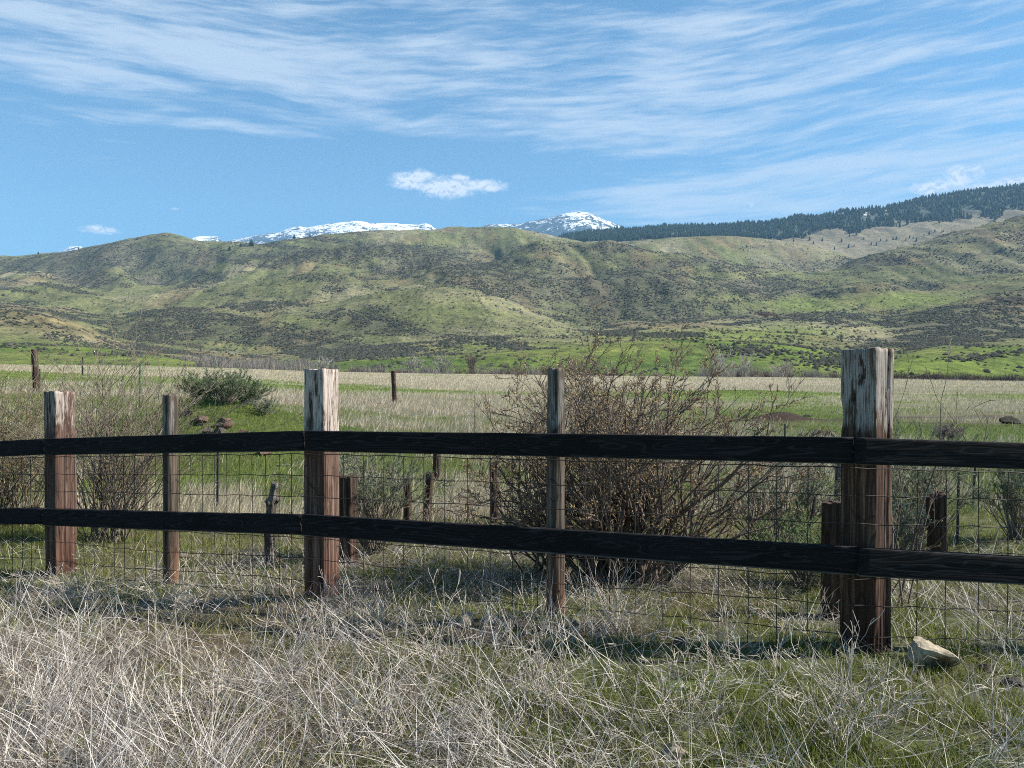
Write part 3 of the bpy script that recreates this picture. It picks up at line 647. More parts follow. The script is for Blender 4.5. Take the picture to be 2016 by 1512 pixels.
# ------------------------------------------------------------------ rocks
m_rock, g, b = material('lichened_rock', .9); tc = g.new('ShaderNodeTexCoord'); a = g.new('ShaderNodeAttribute', attribute_name='Col')
n1 = g.noise(tc.outputs['Object'], 22, 6, .7); n2 = g.noise(tc.outputs['Object'], 14, 5, .7)
c = g.mix(1.0, a.outputs[0], g.ramp(n1, [(.3, (.5, .48, .46)), (.7, (1.3, 1.28, 1.2))]), 'MULTIPLY'); c = g.mix(g.ss(n2, .50, .64, 0, .75), c, (.12, .105, .06))
g.l.new(c, b.inputs['Base Color']); bm = g.new('ShaderNodeBump'); bm.inputs['Strength'].default_value = .8; bm.inputs['Distance'].default_value = .02
g.l.new(n1, bm.inputs['Height']); g.l.new(bm.outputs[0], b.inputs['Normal'])
def rock_mesh(sx, sy, sz, seed, col, flat=.5, notch=None):
    import bmesh
    bmm = bmesh.new(); bmesh.ops.create_icosphere(bmm, subdivisions=4, radius=1)
    me = bpy.data.meshes.new('rock'); bmm.to_mesh(me); bmm.free()
    v = np.zeros(len(me.vertices) * 3); me.vertices.foreach_get('co', v); v = v.reshape(-1, 3)
    r_ = np.random.default_rng(seed)
    for _ in range(16):                                      # chip planes off for angular faces
        n = r_.normal(size=3); n /= np.linalg.norm(n); h = r_.uniform(.45, .9); d = v @ n - h
        v = v - np.where(d > 0, d, 0)[:, None] * n * .92
    v = v + (fbm(v[:, 0] * 3 + seed, v[:, 1] * 3 + v[:, 2] * 2, 4, seed)[:, None] - .5) * v * .35
    if notch is not None:
        c_, rad, dep = notch; d = np.linalg.norm(v - np.array(c_), axis=1); v = v + np.exp(-(d / rad) ** 2)[:, None] * np.array([.1, 1, .25]) * dep
    v = v * np.array([sx, sy, sz]); me.vertices.foreach_set('co', v.ravel())
    at = me.color_attributes.new('Col', 'FLOAT_COLOR', 'POINT'); c4 = np.ones((len(v), 4)); c4[:, :3] = col; at.data.foreach_set('color', c4.ravel())
    me.materials.append(m_rock); me.update(); return me
def rock_at(px_, py_, Y, s, seed, col, label, rot=0, notch=None, tilt=0, group='loose rocks'):
    p = W(px_, py_, Y); p.z = max(p.z, gzs(p.x, Y) + s[2] * .2) if Y < 6 else gzs(p.x, Y) + s[2] * .35
    o = bpy.data.objects.new('rock', rock_mesh(*s, seed, col, notch=notch)); COL.objects.link(o); o.location = p; o.rotation_euler = (0, R(tilt), R(rot))
    return tag(o, label, 'rock', group)
rock_at(1824, 1306, 3.78, (.165, .125, .125), 5, (.40, .35, .27), 'big pale rock with a dark hollow beside the thickest post', 0, notch=((.35, -.95, -.30), .6, 1.3), tilt=14)
PALE = (.40, .34, .25); DK = (.07, .06, .055); RD = (.14, .085, .07)
for i, (x, y, Y, s, c_, lb) in enumerate([
        (920, 1222, 4.45, .055, PALE, 'tan block of stone left of the round brown post'), (955, 1232, 4.4, .035, (.25, .2, .16), 'small flat tan stone next to the tan block'),
        (980, 1228, 4.4, .045, PALE, 'pale stone between the tan block and the round post'), (1032, 1236, 4.3, .06, DK, 'dark stone at the left foot of the round brown post'),
        (1132, 1226, 4.4, .04, (.13, .14, .12), 'small grey-green stone right of the round brown post'), (1340, 1275, 4.1, .055, DK, 'flat dark stone in the grass below the mesh'),
        (1410, 1272, 4.05, .035, (.3, .26, .2), 'small tan stone under the mesh left of the thickest post'), (1655, 1290, 3.9, .045, DK, 'dark stone at the left foot of the thickest post'),
        (1938, 1335, 3.8, .05, DK, 'dark stone right of the big pale rock'), (1995, 1362, 3.6, .05, DK, 'dark stone by the right edge'),
        (1328, 1508, 2.85, .05, (.30, .26, .2), 'tan stone at the bottom edge'), (360, 1062, 7.3, .045, (.2, .17, .15), 'small grey stone behind the round grey post'), (547, 1092, 6.9, .05, (.16, .1, .08), 'brown stone beside the gnarled stake')]):
    rock_at(x, y, Y, (s * random.uniform(1.1, 1.5), s, s * random.uniform(.7, .95)), 60 + i, c_, lb, random.uniform(0, 360))
for i, (x, y, Y, s, c_, lb) in enumerate([
        (367, 772, 15.6, .16, RD, 'reddish rock at the left end of the mound'), (398, 775, 15.4, .17, RD, 'pointed reddish rock second from the left on the mound'), (408, 790, 15.0, .11, DK, 'small dark rock on the left side of the mound'),
        (445, 778, 15.4, .19, RD, 'wide reddish rock under the sagebrush on the mound'), (432, 786, 15.0, .13, DK, 'dark rock halfway down the mound'), (478, 786, 15.2, .10, RD, 'small reddish rock right of the wide one on the mound'),
        (459, 800, 14.6, .23, (.10, .06, .05), 'largest dark rock on the mound'), (482, 797, 14.7, .12, RD, 'small rock touching the largest dark rock'), (518, 806, 14.4, .14, RD, 'reddish rock at the right end of the mound')]):
    rock_at(x, y, Y, (s * 1.25, s, s * .8), 90 + i, c_, lb, random.uniform(0, 360), group='rocks on the mound')
for i, (x, y, Y, s, lb) in enumerate([(1590, 797, 30, .16, 'small dark clod on the soil strip left of the thickest post'), (1600, 846, 20, .14, 'dark clod in the grass beside the mauve tuft'), (1636, 848, 20, .2, 'dark stone just left of the thickest post above the rail'),
                                  (1525, 826, 22, .15, 'dark clod below the soil heap'), (1990, 815, 26, .28, 'dark lump of turf near the right edge of the meadow')]):
    rock_at(x, y, Y, (s * 1.4, s, s * .7), 120 + i, (.06, .05, .04), lb, 30 * i, group='clods in the meadow')

# ------------------------------------------------------------------ bushes
m_twig = attr_mat('bare_twig', .85); m_leaf = attr_mat('leaf', .8, .3)
def rv(): return Vector((random.gauss(0, 1), random.gauss(0, 1), random.gauss(0, 1)))
def grow(out, tips, p, d, length, r, depth, maxd, wander=.18, up=.06, nseg=5, kids=4, ang=.7, kfrac=.6):
    st = length / nseg; pts = []
    for i in range(nseg):
        d = (d + rv() * wander + Vector((0, 0, up))).normalized(); q = p + d * st
        r2 = r * (1 - .55 * (i + 1) / nseg)
        out.append((p, q, r * (1 - .55 * i / nseg), r2, depth)); p = q; pts.append((p, d, r2))
    if depth >= maxd: tips.append((p, d)); tips.append((pts[nseg // 2][0], d)); return
    for _ in range(kids):
        q, dd, r2 = random.choice(pts[1:]) if random.random() < .8 else pts[-1]
        nd = (dd + rv().normalized() * ang).normalized()
        if nd.z < -.05: nd.z = abs(nd.z) * .4; nd.normalize()
        grow(out, tips, q, nd, length * kfrac * random.uniform(.6, 1.15), r2 * .72, depth + 1, maxd, wander, up, max(3, nseg - 1), kids, ang, kfrac)
def finish_bush(name, out, tips, loc, label, cat, cols, leaf=None, group=None, rmin=.0016, ylim=None):
    if ylim is not None:                                     # the clump leans away from the fence rather than through it
        def sq(v): return Vector((v.x, v.y if v.y > 0 else -ylim * math.tanh(-v.y / ylim), v.z))
        out = [(sq(a), sq(b), c_, d_, e_) for a, b, c_, d_, e_ in out]; tips = [(sq(a), b) for a, b in tips]
    root = empty(name, loc, label, cat, group)
    out = list(out); starts = []; prev = None
    for s_ in out:
        if s_[4] == 0 and (prev is None or (s_[0] - prev).length > 1e-5): starts.append(s_)
        if s_[4] == 0: prev = s_[1]
    out += [(Vector((0, 0, -.12)), s_[0], s_[2], s_[2], 0) for s_ in starts if s_[0].z < .02]   # roots join the stems
    a0 = np.array([s[0] for s in out]); a1 = np.array([s[1] for s in out])
    r0 = np.maximum([s[2] for s in out], rmin); r1 = np.maximum([s[3] for s in out], rmin)
    dp = np.array([s[4] for s in out]); k = rng.random((len(out), 1))
    c = lerp(np.array(cols[0]), np.array(cols[1]), k) * (.75 + .5 * rng.random((len(out), 1)))
    c = np.where((dp >= 2)[:, None], lerp(c, np.array(cols[2]), .6), c)
    tubes('branches', a0, a1, r0, r1, m_twig, 4, c, parent=root)
    if leaf and tips:
        n_per, ll, lw, c1, c2, spread = leaf
        P = np.repeat(np.array([t_[0] for t_ in tips]), n_per, 0); D = np.repeat(np.array([t_[1] for t_ in tips]), n_per, 0)
        n = len(P); P = P - D * rng.random((n, 1)) * spread
        dr = D + rng.normal(size=(n, 3)) * .55; dr /= np.linalg.norm(dr, axis=1, keepdims=True)
        sd = np.cross(dr, rng.normal(size=(n, 3))); sd /= np.linalg.norm(sd, axis=1, keepdims=True)
        l_ = ll * (.5 + rng.random((n, 1))); w_ = lw * (.6 + .8 * rng.random((n, 1)))
        V = np.stack([P, P + dr * l_ * .45 + sd * w_, P + dr * l_, P + dr * l_ * .45 - sd * w_], 1).reshape(-1, 3)
        cc = lerp(np.array(c1), np.array(c2), rng.random((n, 1))) * (.7 + .6 * rng.random((n, 1)))
        mesh_np('buds_and_leaves', V, np.arange(n * 4), 4, m_leaf, np.repeat(cc, 4, 0), parent=root)  # buds on the leafless budding bushes, foliage on the sagebrush
    return root
# the big budding bush behind the right half of the fence
out, tips = [], []
for i in range(88):
    a_ = random.uniform(0, 2 * pi); sprd = random.random() ** .6
    b0 = Vector((cos(a_) * .30 * random.random() ** .5, sin(a_) * .2 * random.random(), -.05))
    d = Vector((cos(a_) * sprd * .64 - .04, sin(a_) * sprd * .5, 1.0)).normalized()
    grow(out, tips, b0, d, random.uniform(1.12, 1.58) * (1 - .16 * sprd), random.uniform(.008, .020), 0, 3, wander=.2, up=.035, nseg=7, kids=5, ang=.62, kfrac=.38)
bp = base_pt(1228, 5.85)
finish_bush('budding_bush', out, tips, bp, 'big leafless bush with yellow buds behind the mesh left of the thickest post', 'bush', ((.085, .066, .055), (.20, .155, .125), (.24, .19, .15)),
            leaf=(1, .019, .0042, (.62, .46, .22), (.26, .19, .12), .02), rmin=.0021, ylim=.75)
out, tips = [], []
for i in range(20):
    a_ = random.uniform(0, 2 * pi); d = Vector((cos(a_) * .7 - .12, sin(a_) * .4, .9)).normalized()
    grow(out, tips, Vector((random.uniform(-.15, .15), random.uniform(-.1, .1), -.05)), d, random.uniform(.6, 1.05), random.uniform(.006, .011), 0, 3, wander=.19, up=.03, nseg=6, kids=4, ang=.75, kfrac=.45)
finish_bush('budding_bush', out, tips, base_pt(1075, 6.1), 'smaller leafless bush with yellow buds left of the round brown post', 'bush', ((.12, .085, .065), (.20, .15, .12), (.25, .19, .14)),
            leaf=(2, .022, .0042, (.52, .42, .20), (.38, .30, .15), .05), rmin=.0018, ylim=.6)
def bare(px_, Y, nst, hgt, spread, cols, label, leaf=None, kids=4, rmin=.002, lean=0.0, wander=.12, up=0.0, maxd=2, kfrac=.5):
    out, tips = [], []
    for i in range(nst):
        a_ = random.uniform(0, 2 * pi); s = random.uniform(.1, 1) * spread
        d = Vector((cos(a_) * s + lean, sin(a_) * s * .6, 1)).normalized()
        grow(out, tips, Vector((random.uniform(-.35, .35) * spread, random.uniform(-.2, .2), -.05)), d, hgt * random.uniform(.6, 1.05), random.uniform(.005, .010), 0, maxd, wander=wander, up=up, nseg=7, kids=kids, ang=.5, kfrac=kfrac)
    return finish_bush('bare_bush', out, tips, base_pt(px_, Y), label, 'bush', cols, leaf=leaf, rmin=rmin, ylim=.5)
bare(215, 8.2, 64, 1.52, .62, ((.12, .095, .075), (.26, .21, .165), (.28, .23, .17)), 'tall bare bush of pale canes between the red post and the round grey post', kids=5)
bare(20, 8.9, 56, 1.3, .7, ((.12, .09, .065), (.22, .17, .12), (.27, .22, .13)), 'dense tan bare bush at the left edge', leaf=(1, .02, .004, (.42, .36, .12), (.3, .26, .12), .1), kids=5)
bare(1735, 5.3, 9, 1.25, .55, ((.12, .09, .07), (.2, .15, .12), (.24, .19, .15)), 'thin twiggy shrub whose sprigs stick out behind the thickest post', leaf=(2, .02, .004, (.4, .4, .16), (.3, .3, .14), .06), lean=.25, kids=3)
bare(700, 9.5, 18, .6, .8, ((.16, .12, .1), (.24, .19, .15), (.28, .24, .18)), 'small bare shrub above the short square post')
bare(140, 9.6, 9, 1.2, .3, ((.28, .24, .2), (.38, .33, .28), (.4, .35, .3)), 'slender bare sapling rising behind the red timber post', kids=4)
bare(880, 7.5, 10, .5, .8, ((.16, .13, .11), (.24, .2, .16), (.3, .26, .2)), 'low tangle of twigs left of the big budding bush')

def sage_bush(px_, Y, hgt, wid, label, n=60, cols=((.17, .14, .11), (.24, .21, .17), (.22, .21, .16)), lc=((.20, .235, .15), (.13, .155, .10)), per=10, group='sagebrush clumps', ll=.024):
    out, tips = [], []
    for i in range(n):
        a_ = random.uniform(0, 2 * pi); s = random.uniform(0, 1) ** .6 * wid / hgt
        d = Vector((cos(a_) * s, sin(a_) * s * .8, 1)).normalized()
        grow(out, tips, Vector((cos(a_) * .1 * wid, sin(a_) * .1 * wid, -.04)), d, hgt * random.uniform(.6, 1.0) * (1 + .3 * s), .007, 0, 2, wander=.16, up=.03, nseg=4, kids=3, ang=.55, kfrac=.42)
    return finish_bush('sagebrush', out, tips, base_pt(px_, Y), label, 'bush', cols, leaf=(per, ll, ll * .16, lc[0], lc[1], .10), group=group, rmin=.0018)
sage_bush(735, 7.2, .78, .42, 'grey-green sagebrush growing against the short square post', 60)
sage_bush(1530, 7.0, .80, .6, 'wide grey-green sagebrush under the rails left of the leaning stick', 70)
sage_bush(1590, 5.8, .42, .35, 'low green sagebrush at the foot of the wide stubby post', 45, lc=((.20, .28, .12), (.13, .18, .08)))
sage_bush(1805, 7.3, .80, .40, 'pale sagebrush growing over the ragged broken stump', 60)
sage_bush(2005, 7.6, .70, .35, 'grey sagebrush at the right edge behind the mesh', 50)
sage_bush(1750, 6.5, .45, .3, 'small bluish sagebrush just right of the thickest post', 40, lc=((.16, .2, .16), (.10, .14, .11)))
sage_bush(395, 16.8, .42, .6, 'dark green sagebrush on the left of the rocky mound', 60, ll=.035, lc=((.20, .25, .13), (.12, .16, .08)))
sage_bush(448, 16.5, .52, .5, 'tallest grey-green sagebrush on top of the rocky mound', 70, ll=.035, lc=((.26, .30, .18), (.15, .19, .11)))
sage_bush(488, 17.0, .38, .42, 'dark low sagebrush on the right side of the rocky mound', 50, ll=.035, lc=((.20, .24, .14), (.12, .15, .08)))
sage_bush(522, 16.4, .26, .35, 'sparse brownish sagebrush at the right foot of the rocky mound', 30, per=3, ll=.04)
sage_bush(1862, 19, .34, .34, 'round mauve-grey tuft standing above the upper rail', 60, per=3, ll=.04, lc=((.24, .2, .2), (.16, .14, .13)))
sage_bush(1612, 20, .18, .22, 'tiny mauve tuft left of the thickest post above the rail', 26, per=3, ll=.04, lc=((.24, .2, .2), (.16, .14, .13)))

# ------------------------------------------------------------------ dry weeds: fans of pale branching stems
def weed(px_, py_, hgt, n, spread, label, lean=0.0, pale=1.0):
    Y = 2.7
    for _ in range(40):                                      # walk out until the ground meets the pixel
        p = W(px_, py_, Y)
        if p.z <= gzs(p.x, Y): break
        Y += .12
    out, tips = [], []
    for i in range(int(n * .7)):
        a_ = random.uniform(0, 2 * pi); s = random.uniform(.1, 1.3) * spread
        d = Vector((cos(a_) * s + lean, sin(a_) * s, 1)).normalized()
        grow(out, tips, Vector((random.gauss(0, .09), random.gauss(0, .07), -.02)), d, hgt * random.uniform(.3, .85), random.uniform(.0014, .0026), 0, 2, wander=.11, up=-.02, nseg=6, kids=3, ang=.6, kfrac=.45)
    return finish_bush('dry_weed', out, tips, base_pt(px_, Y), label, 'weed', tuple(tuple(v * pale for v in q) for q in ((.18, .14, .11), (.66, .59, .50), (.60, .53, .44))), group='dry weeds along the fence', rmin=.0011)
for args in [(1085, 1400, .40, 34, .8, 'fan of pale dry stems in front of the round brown post'), (1330, 1450, .38, 26, .8, 'loose dry weed at the bottom between the round and thickest posts'),
             (1660, 1470, .48, 46, .8, 'large dry weed in front of the thickest timber post'), (1735, 1440, .30, 22, .9, 'dry weed fanning out below the big pale rock', .1), (650, 1262, .38, 34, .6, 'dry weed rising against the pale timber post'),
             (830, 1340, .40, 36, .9, 'dense dry weed right of the pale timber post'), (1990, 1500, .50, 34, .9, 'dry weed leaning out of the bottom right corner', .2), (1200, 1250, .40, 34, .9, 'dry weed below the big budding bush'),
             (150, 1200, .42, 40, .8, 'dry weed at the foot of the red timber post'), (330, 1215, .40, 34, .8, 'dry weed at the foot of the round grey post'), (700, 1470, .36, 30, 1.2, 'sprawling dry weed at the bottom left of centre'),
             (1450, 1350, .36, 26, .9, 'dry weed under the mesh left of the thickest post'), (960, 1500, .34, 20, 1.1, 'sparse dry weed at the bottom centre'), (420, 1420, .36, 34, 1.3, 'flattened dry weed in the straw at the lower left'),
             (100, 1440, .40, 30, 1.2, 'dry weed near the bottom left corner'), (1560, 1260, .34, 26, .9, 'dry weed in front of the wide stubby post')]:
    weed(*args)

# ------------------------------------------------------------------ grass
m_grass = attr_mat('grass_blade', .75, .35, spec=.15); m_straw = attr_mat('dry_straw', .7, .25, spec=.2)
def blades(name, P, Ln, lean, azm, width, curve, col, K, mat):
    n = len(P); h = np.stack([np.cos(azm), np.sin(azm), np.zeros(n)], -1); ps = rng.random(n) * 2 * pi
    side = np.stack([np.cos(ps), np.sin(ps), .35 * (rng.random(n) - .5)], -1) * width[:, None]
    rows = []; p = P.copy(); step = (Ln / K)[:, None]
    for k in range(K + 1):
        wk = (1 - (k / K) ** 2 * .85)
        rows.append(p - side * wk / 2); rows.append(p + side * wk / 2)
        a = lean + curve * k / K
        p = p + step * (np.sin(a)[:, None] * h + np.cos(a)[:, None] * np.array([0, 0, 1.]))
    V = np.stack(rows, 1); V[:, :, 2] = np.maximum(V[:, :, 2], P[:, None, 2] - .01); V = V.reshape(-1, 3)
    q = np.array([[2 * k, 2 * k + 1, 2 * k + 3, 2 * k + 2] for k in range(K)])
    I = (np.arange(n) * 2 * (K + 1))[:, None, None] + q[None]
    return mesh_np(name, V, I.reshape(-1, 4), 4, mat, np.repeat(col, 2 * (K + 1), axis=0))
def scatter(n, y0, y1, pw):
    """positions over the view wedge; density falls as depth**-pw"""
    u = rng.random(n)
    if pw == 1: Y = y0 * (y1 / y0) ** u
    else: Y = (y0 ** (1 - pw) + u * (y1 ** (1 - pw) - y0 ** (1 - pw))) ** (1 / (1 - pw))
    X = (rng.random(n) * 2 - 1) * (Y * .74 + .6); return X, Y
def base3(X, Y): return np.stack([X, Y, gz(X, Y) - .01], -1)
def vary(c, n, v=.35): return np.asarray(c) * (1 - v + 2 * v * rng.random((n, 1)))
fence_keep = lambda X, Y: (X > 1e9)
# near green turf
X, Y = scatter(330000, 2.3, 10, 1.15); keep = (rng.random(len(X)) > straw_amt(X, Y) * .75) & (fbm(X * 4, Y * 4, 3, 143) > .36 + .2 * rng.random(len(X))) & (soil_amt(X, Y) < .5 + .5 * rng.random(len(X))); X, Y = X[keep], Y[keep]; n = len(X)
cg = lerp(np.array((.12, .165, .028)), np.array((.24, .23, .08)), rng.random((n, 1)) ** 1.2); cg = vary(cg, n)
clump = fbm(X * 3, Y * 3, 3, 141)
blades('green_grass', base3(X, Y), (.02 + .05 * rng.random(n)) * (.3 + 1.2 * clump) * (1 + .05 * Y), rng.random(n) * .7, rng.random(n) * 6.28, .0035 + .0005 * Y, rng.random(n) * .9, cg, 2, m_grass).update_tag()
tag(bpy.data.objects['green_grass'], 'short green spring grass under the fence', kind='stuff')
# near straw: short litter and long crossing stems
def tall_ok(X, Y):
    """stems stay short right before the pale rock and thin out along the fence foot"""
    r1 = (X > 1.1) & (X < 2.45) & (Y > 3.0) & (Y < 4.4); return np.where(r1, .25, 1.0)
X, Y = scatter(250000, 2.3, 10, 1.2); s = straw_amt(X, Y); keep = (rng.random(len(X)) < .07 + .52 * s) & (fbm(X * 3.5, Y * 3.5, 3, 147) > .30 + .2 * rng.random(len(X))); X, Y = X[keep], Y[keep]; n = len(X)
tone = rng.random((n, 1)); cs = lerp(np.array((.085, .06, .04)), np.array((.62, .55, .44)), tone ** 1.25); grn = rng.random((n, 1)) < .12; cs = np.where(grn, np.array((.36, .35, .14)), cs)
sN = straw_amt(X, Y)
blades('dry_grass', base3(X, Y), (.03 + .13 * rng.random(n) ** 1.6) * (.6 + .7 * sN), .5 + 1.05 * rng.random(n), rng.random(n) * 6.28, .0020 + .0003 * Y, (rng.random(n) - .3) * .8, cs, 2, m_straw)
tag(bpy.data.objects['dry_grass'], 'tangled pale dry grass in front of and under the fence', kind='stuff')
X, Y = scatter(80000, 2.2, 7.6, 1.3); s = straw_amt(X, Y) * sstep(.30, .62, fbm(X * 1.9, Y * 1.9, 3, 151)) * tall_ok(X, Y); keep = (rng.random(len(X)) < .13 + .8 * s); X, Y = X[keep], Y[keep]; n = len(X)
P = base3(X, Y); P[:, 2] += rng.random(n) * .03
fx = fbm(X * 2.2, Y * 2.2, 2, 153) * 12                     # neighbouring stems were flattened the same way
blades('dry_grass_stems', P, (.12 + .30 * rng.random(n) ** 1.5) * (.55 + .45 * tall_ok(X, Y)), np.clip(.35 + 1.2 * rng.random(n) ** .6, 0, 1.5), np.where(rng.random(n) < .55, fx + rng.normal(size=n) * .5, rng.random(n) * 6.28), .0021 + .0003 * Y, (rng.random(n) - .35) * 1.0, lerp(np.array((.09, .068, .052)), np.array((.88, .82, .75)), rng.random((n, 1)) ** 1.35), 4, m_straw)
tag(bpy.data.objects['dry_grass_stems'], 'long crossing straw-coloured stems lying over the grass', kind='stuff')
# meadow
X, Y = scatter(560000, 9.0, 158, 1.25); n = len(X); X = X
s = straw_amt(X, Y); isS = (rng.random(n) < sstep(.15, .85, s + (fbm(X * 1.5, Y * .9, 3, 161) - .5) * .7)); keep = soil_amt(X, Y) < .12 + .35 * rng.random(n)
X, Y, isS = X[keep], Y[keep], isS[keep]; n = len(X)
cg = vary(lerp(np.array((.15, .22, .04)), np.array((.27, .30, .095)), rng.random((n, 1))), n, .3); cs = vary(lerp(np.array((.36, .30, .19)), np.array((.72, .64, .49)), rng.random((n, 1))), n, .2)
hh = np.where(isS, .10 + .20 * rng.random(n), .04 + .08 * rng.random(n)) * (.75 + .5 * fbm(X * .5, Y * .5, 2, 171)) * (.9 + .004 * Y)
blades('meadow_grass', base3(X, Y), hh, .1 + np.where(isS, .6, .5) * rng.random(n), rng.normal(size=n) * .9, .0034 + .00034 * Y, rng.random(n) * .6, np.where(isS[:, None], cs, cg), 2, m_straw)
tag(bpy.data.objects['meadow_grass'], 'meadow of mixed straw and green grass reaching to the creek', kind='stuff')

# ------------------------------------------------------------------ creek brush and bare willows beyond the meadow
m_brush = attr_mat('brush_twigs', .9, .1)
def brush_fan(n, P, hgt, col, spread=.55, w0=.03):
    return P, hgt, col
cl = []
def add_brush(x0, x1, cnt, Yr, h0, h1, c1, c2, dense=60, jitter=1.6):
    for _ in range(cnt):
        px_ = random.uniform(x0, x1); Y = random.uniform(*Yr); X_ = (px_ - 1008) / F * Y
        z = float(hill_at(np.array([px_]), np.array([Y]), HZ)[0]) if Y > 162 else gzs(X_, Y)
        h = random.uniform(h0, h1) * 1.15; k = random.random(); c = np.array(c1) * (1 - k) + np.array(c2) * k
        cl.append((X_, Y, z, h, c, dense))
GY = ((.30, .26, .235), (.22, .19, .175)); RB = ((.17, .11, .095), (.12, .085, .075)); PW = ((.38, .33, .29), (.30, .26, .22)); DB = ((.07, .065, .07), (.10, .08, .075))
add_brush(390, 620, 70, (170, 300), 2.0, 4.0, *GY); add_brush(260, 480, 14, (290, 340), 1.5, 3, *GY)
add_brush(620, 1060, 60, (168, 215), 1.6, 3.0, *GY); add_brush(620, 1000, 40, (166, 200), 1.0, 2.0, *RB)
add_brush(1000, 1250, 40, (168, 200), 1.5, 3.0, *RB); add_brush(1380, 1560, 16, (168, 190), 3.0, 4.6, *PW, 90)
add_brush(1380, 2100, 120, (166, 200), 1.2, 2.6, *RB); add_brush(1520, 1700, 24, (166, 200), 1.8, 3.2, *GY); add_brush(1750, 2060, 60, (168, 215), 1.6, 2.8, *DB); add_brush(560, 2100, 60, (164, 180), .7, 1.4, *GY)
add_brush(1490, 1530, 10, (880, 980), 4, 7, *RB); add_brush(1560, 1680, 26, (620, 760), 3, 5, *RB)
P, H_, C_, A_, LN = [], [], [], [], []
for (x, y, z, h, c, dn) in cl:
    n = dn; sp_ = h * .45
    P.append(np.stack([x + rng.normal(size=n) * sp_ * .5, y + rng.normal(size=n) * sp_ * .4, np.full(n, z - .15)], -1))
    H_.append(h * (.45 + .6 * rng.random(n))); C_.append(c * (.7 + .6 * rng.random((n, 1))))
P = np.concatenate(P); H_ = np.concatenate(H_); C_ = np.concatenate(C_); n = len(P)
blades('creek_brush', P, H_, rng.random(n) * .5, rng.random(n) * 6.28, .022 + .00022 * P[:, 1], (rng.random(n) - .2) * .7, C_, 3, m_brush)
tag(bpy.data.objects['creek_brush'], 'leafless grey and reddish brush lining the creek beyond the meadow', kind='stuff')
def willow(px_, Y, hgt, cols, label):
    out, tips = [], []
    for i in range(11):
        a_ = random.uniform(0, 2 * pi); s = random.uniform(.1, .6)
        grow(out, tips, Vector((0, 0, -.2)), Vector((cos(a_) * s, sin(a_) * s, 1)).normalized(), hgt * random.uniform(.65, 1), .06, 0, 2, wander=.12, up=.04, nseg=5, kids=6, ang=.55, kfrac=.45)
    z = float(hill_at(np.array([float(px_)]), np.array([float(Y)]), HZ)[0])
    return finish_bush('bare_willow', out, tips, ((px_ - 1008) / F * Y, Y, z), label, 'tree', cols, rmin=.032, group='bare willows along the creek')
for a_ in [(1420, 172, 4.6, ((.40, .35, .31), (.46, .42, .37), (.44, .39, .35)), 'tall pale bare willow right of the budding bush'), (1465, 175, 4.8, ((.40, .35, .31), (.46, .42, .37), (.44, .39, .35)), 'second tall pale bare willow right of the budding bush'),
           (1545, 172, 3.6, ((.36, .32, .28), (.42, .38, .33), (.40, .35, .31)), 'pale bare willow between the tall pair and the thickest post'), (815, 176, 3.4, ((.34, .31, .28), (.44, .4, .36), (.42, .38, .34)), 'whitish bare willow right of the lone meadow post'),
           (870, 178, 3.8, ((.30, .27, .25), (.38, .34, .31), (.36, .32, .29)), 'grey bare willow beyond the meadow left of the budding bush'), (925, 180, 4.4, ((.16, .12, .11), (.22, .17, .15), (.2, .16, .14)), 'darkest bare willow beyond the meadow'),
           (640, 200, 3.2, ((.34, .31, .28), (.44, .4, .36), (.42, .38, .34)), 'bare willow just right of the pale timber post top'), (1130, 178, 4.6, ((.2, .14, .13), (.26, .19, .17), (.24, .18, .16)), 'reddish bare willow behind the budding bush')]:
    willow(*a_)

# ------------------------------------------------------------------ sagebrush dotted over the hills
m_shrub = attr_mat('hill_shrub', .95, spec=.02)
TV = np.array([(1, 0, .25), (.4, .85, .3), (-.6, .7, .2), (-1, -.1, .3), (-.35, -.9, .25), (.6, -.75, .2), (.2, .1, .95), (-.3, .2, .8)])
TF = np.array([(0, 1, 6), (1, 2, 7), (2, 3, 7), (3, 4, 7), (4, 5, 6), (5, 0, 6), (6, 1, 7), (7, 4, 6)])
n = 620000
pxs = rng.random(n) * 2700 - 340; Ys = 205 * (2400 / 205) ** (rng.random(n) ** .85)
sg = hill_at(pxs, Ys, sage); cl_ = fbm((pxs - 1008) / F * Ys / 18, Ys / 26, 3, 181)
pys = 740 - (hill_at(pxs, Ys, HZ) - EYE) / Ys * F
fgden = .02 + .5 * (np.exp(-((pxs - 1480) / 90) ** 2 - ((pys - 692) / 9) ** 2) + np.exp(-((pxs - 1560) / 60) ** 2 - ((pys - 678) / 5) ** 2) + np.exp(-((pxs - 1950) / 70) ** 2 - ((pys - 700 - (1950 - pxs) * .12) / 5) ** 2) + np.exp(-((pxs - 90) / 140) ** 2 - ((pys - 684) / 6) ** 2) + .5 * np.exp(-((pxs - 230) / 90) ** 2 - ((pys - 697) / 3) ** 2) + np.exp(-((pxs - 1640) / 60) ** 2 - ((pys - 712) / 12) ** 2))
pr = np.where(Ys < 440, fgden * .55, sstep(.18, .8, sg) * 1.2 + .05)
pr = pr * sstep(.30, .62, cl_) * 1.5 * np.where((Ys > 440) & (Ys < 760) & (pxs < 260), .15, 1) * np.where((Ys < 440) & (pxs < 560), .5, 1)
k = rng.random(n) < pr; pxs, Ys = pxs[k], Ys[k]; n = len(pxs)
zs = hill_at(pxs, Ys, HZ); xs = (pxs - 1008) / F * Ys
r_ = (.45 + .75 * rng.random(n) ** 2) * np.interp(Ys, [200, 600, 1500, 2400], [.9, 1.15, 1.7, 2.2]); rot = rng.random(n) * 6.28
ct, st_ = np.cos(rot)[:, None], np.sin(rot)[:, None]; jit = .75 + .5 * rng.random((n, len(TV), 1)); T = TV[None] * jit
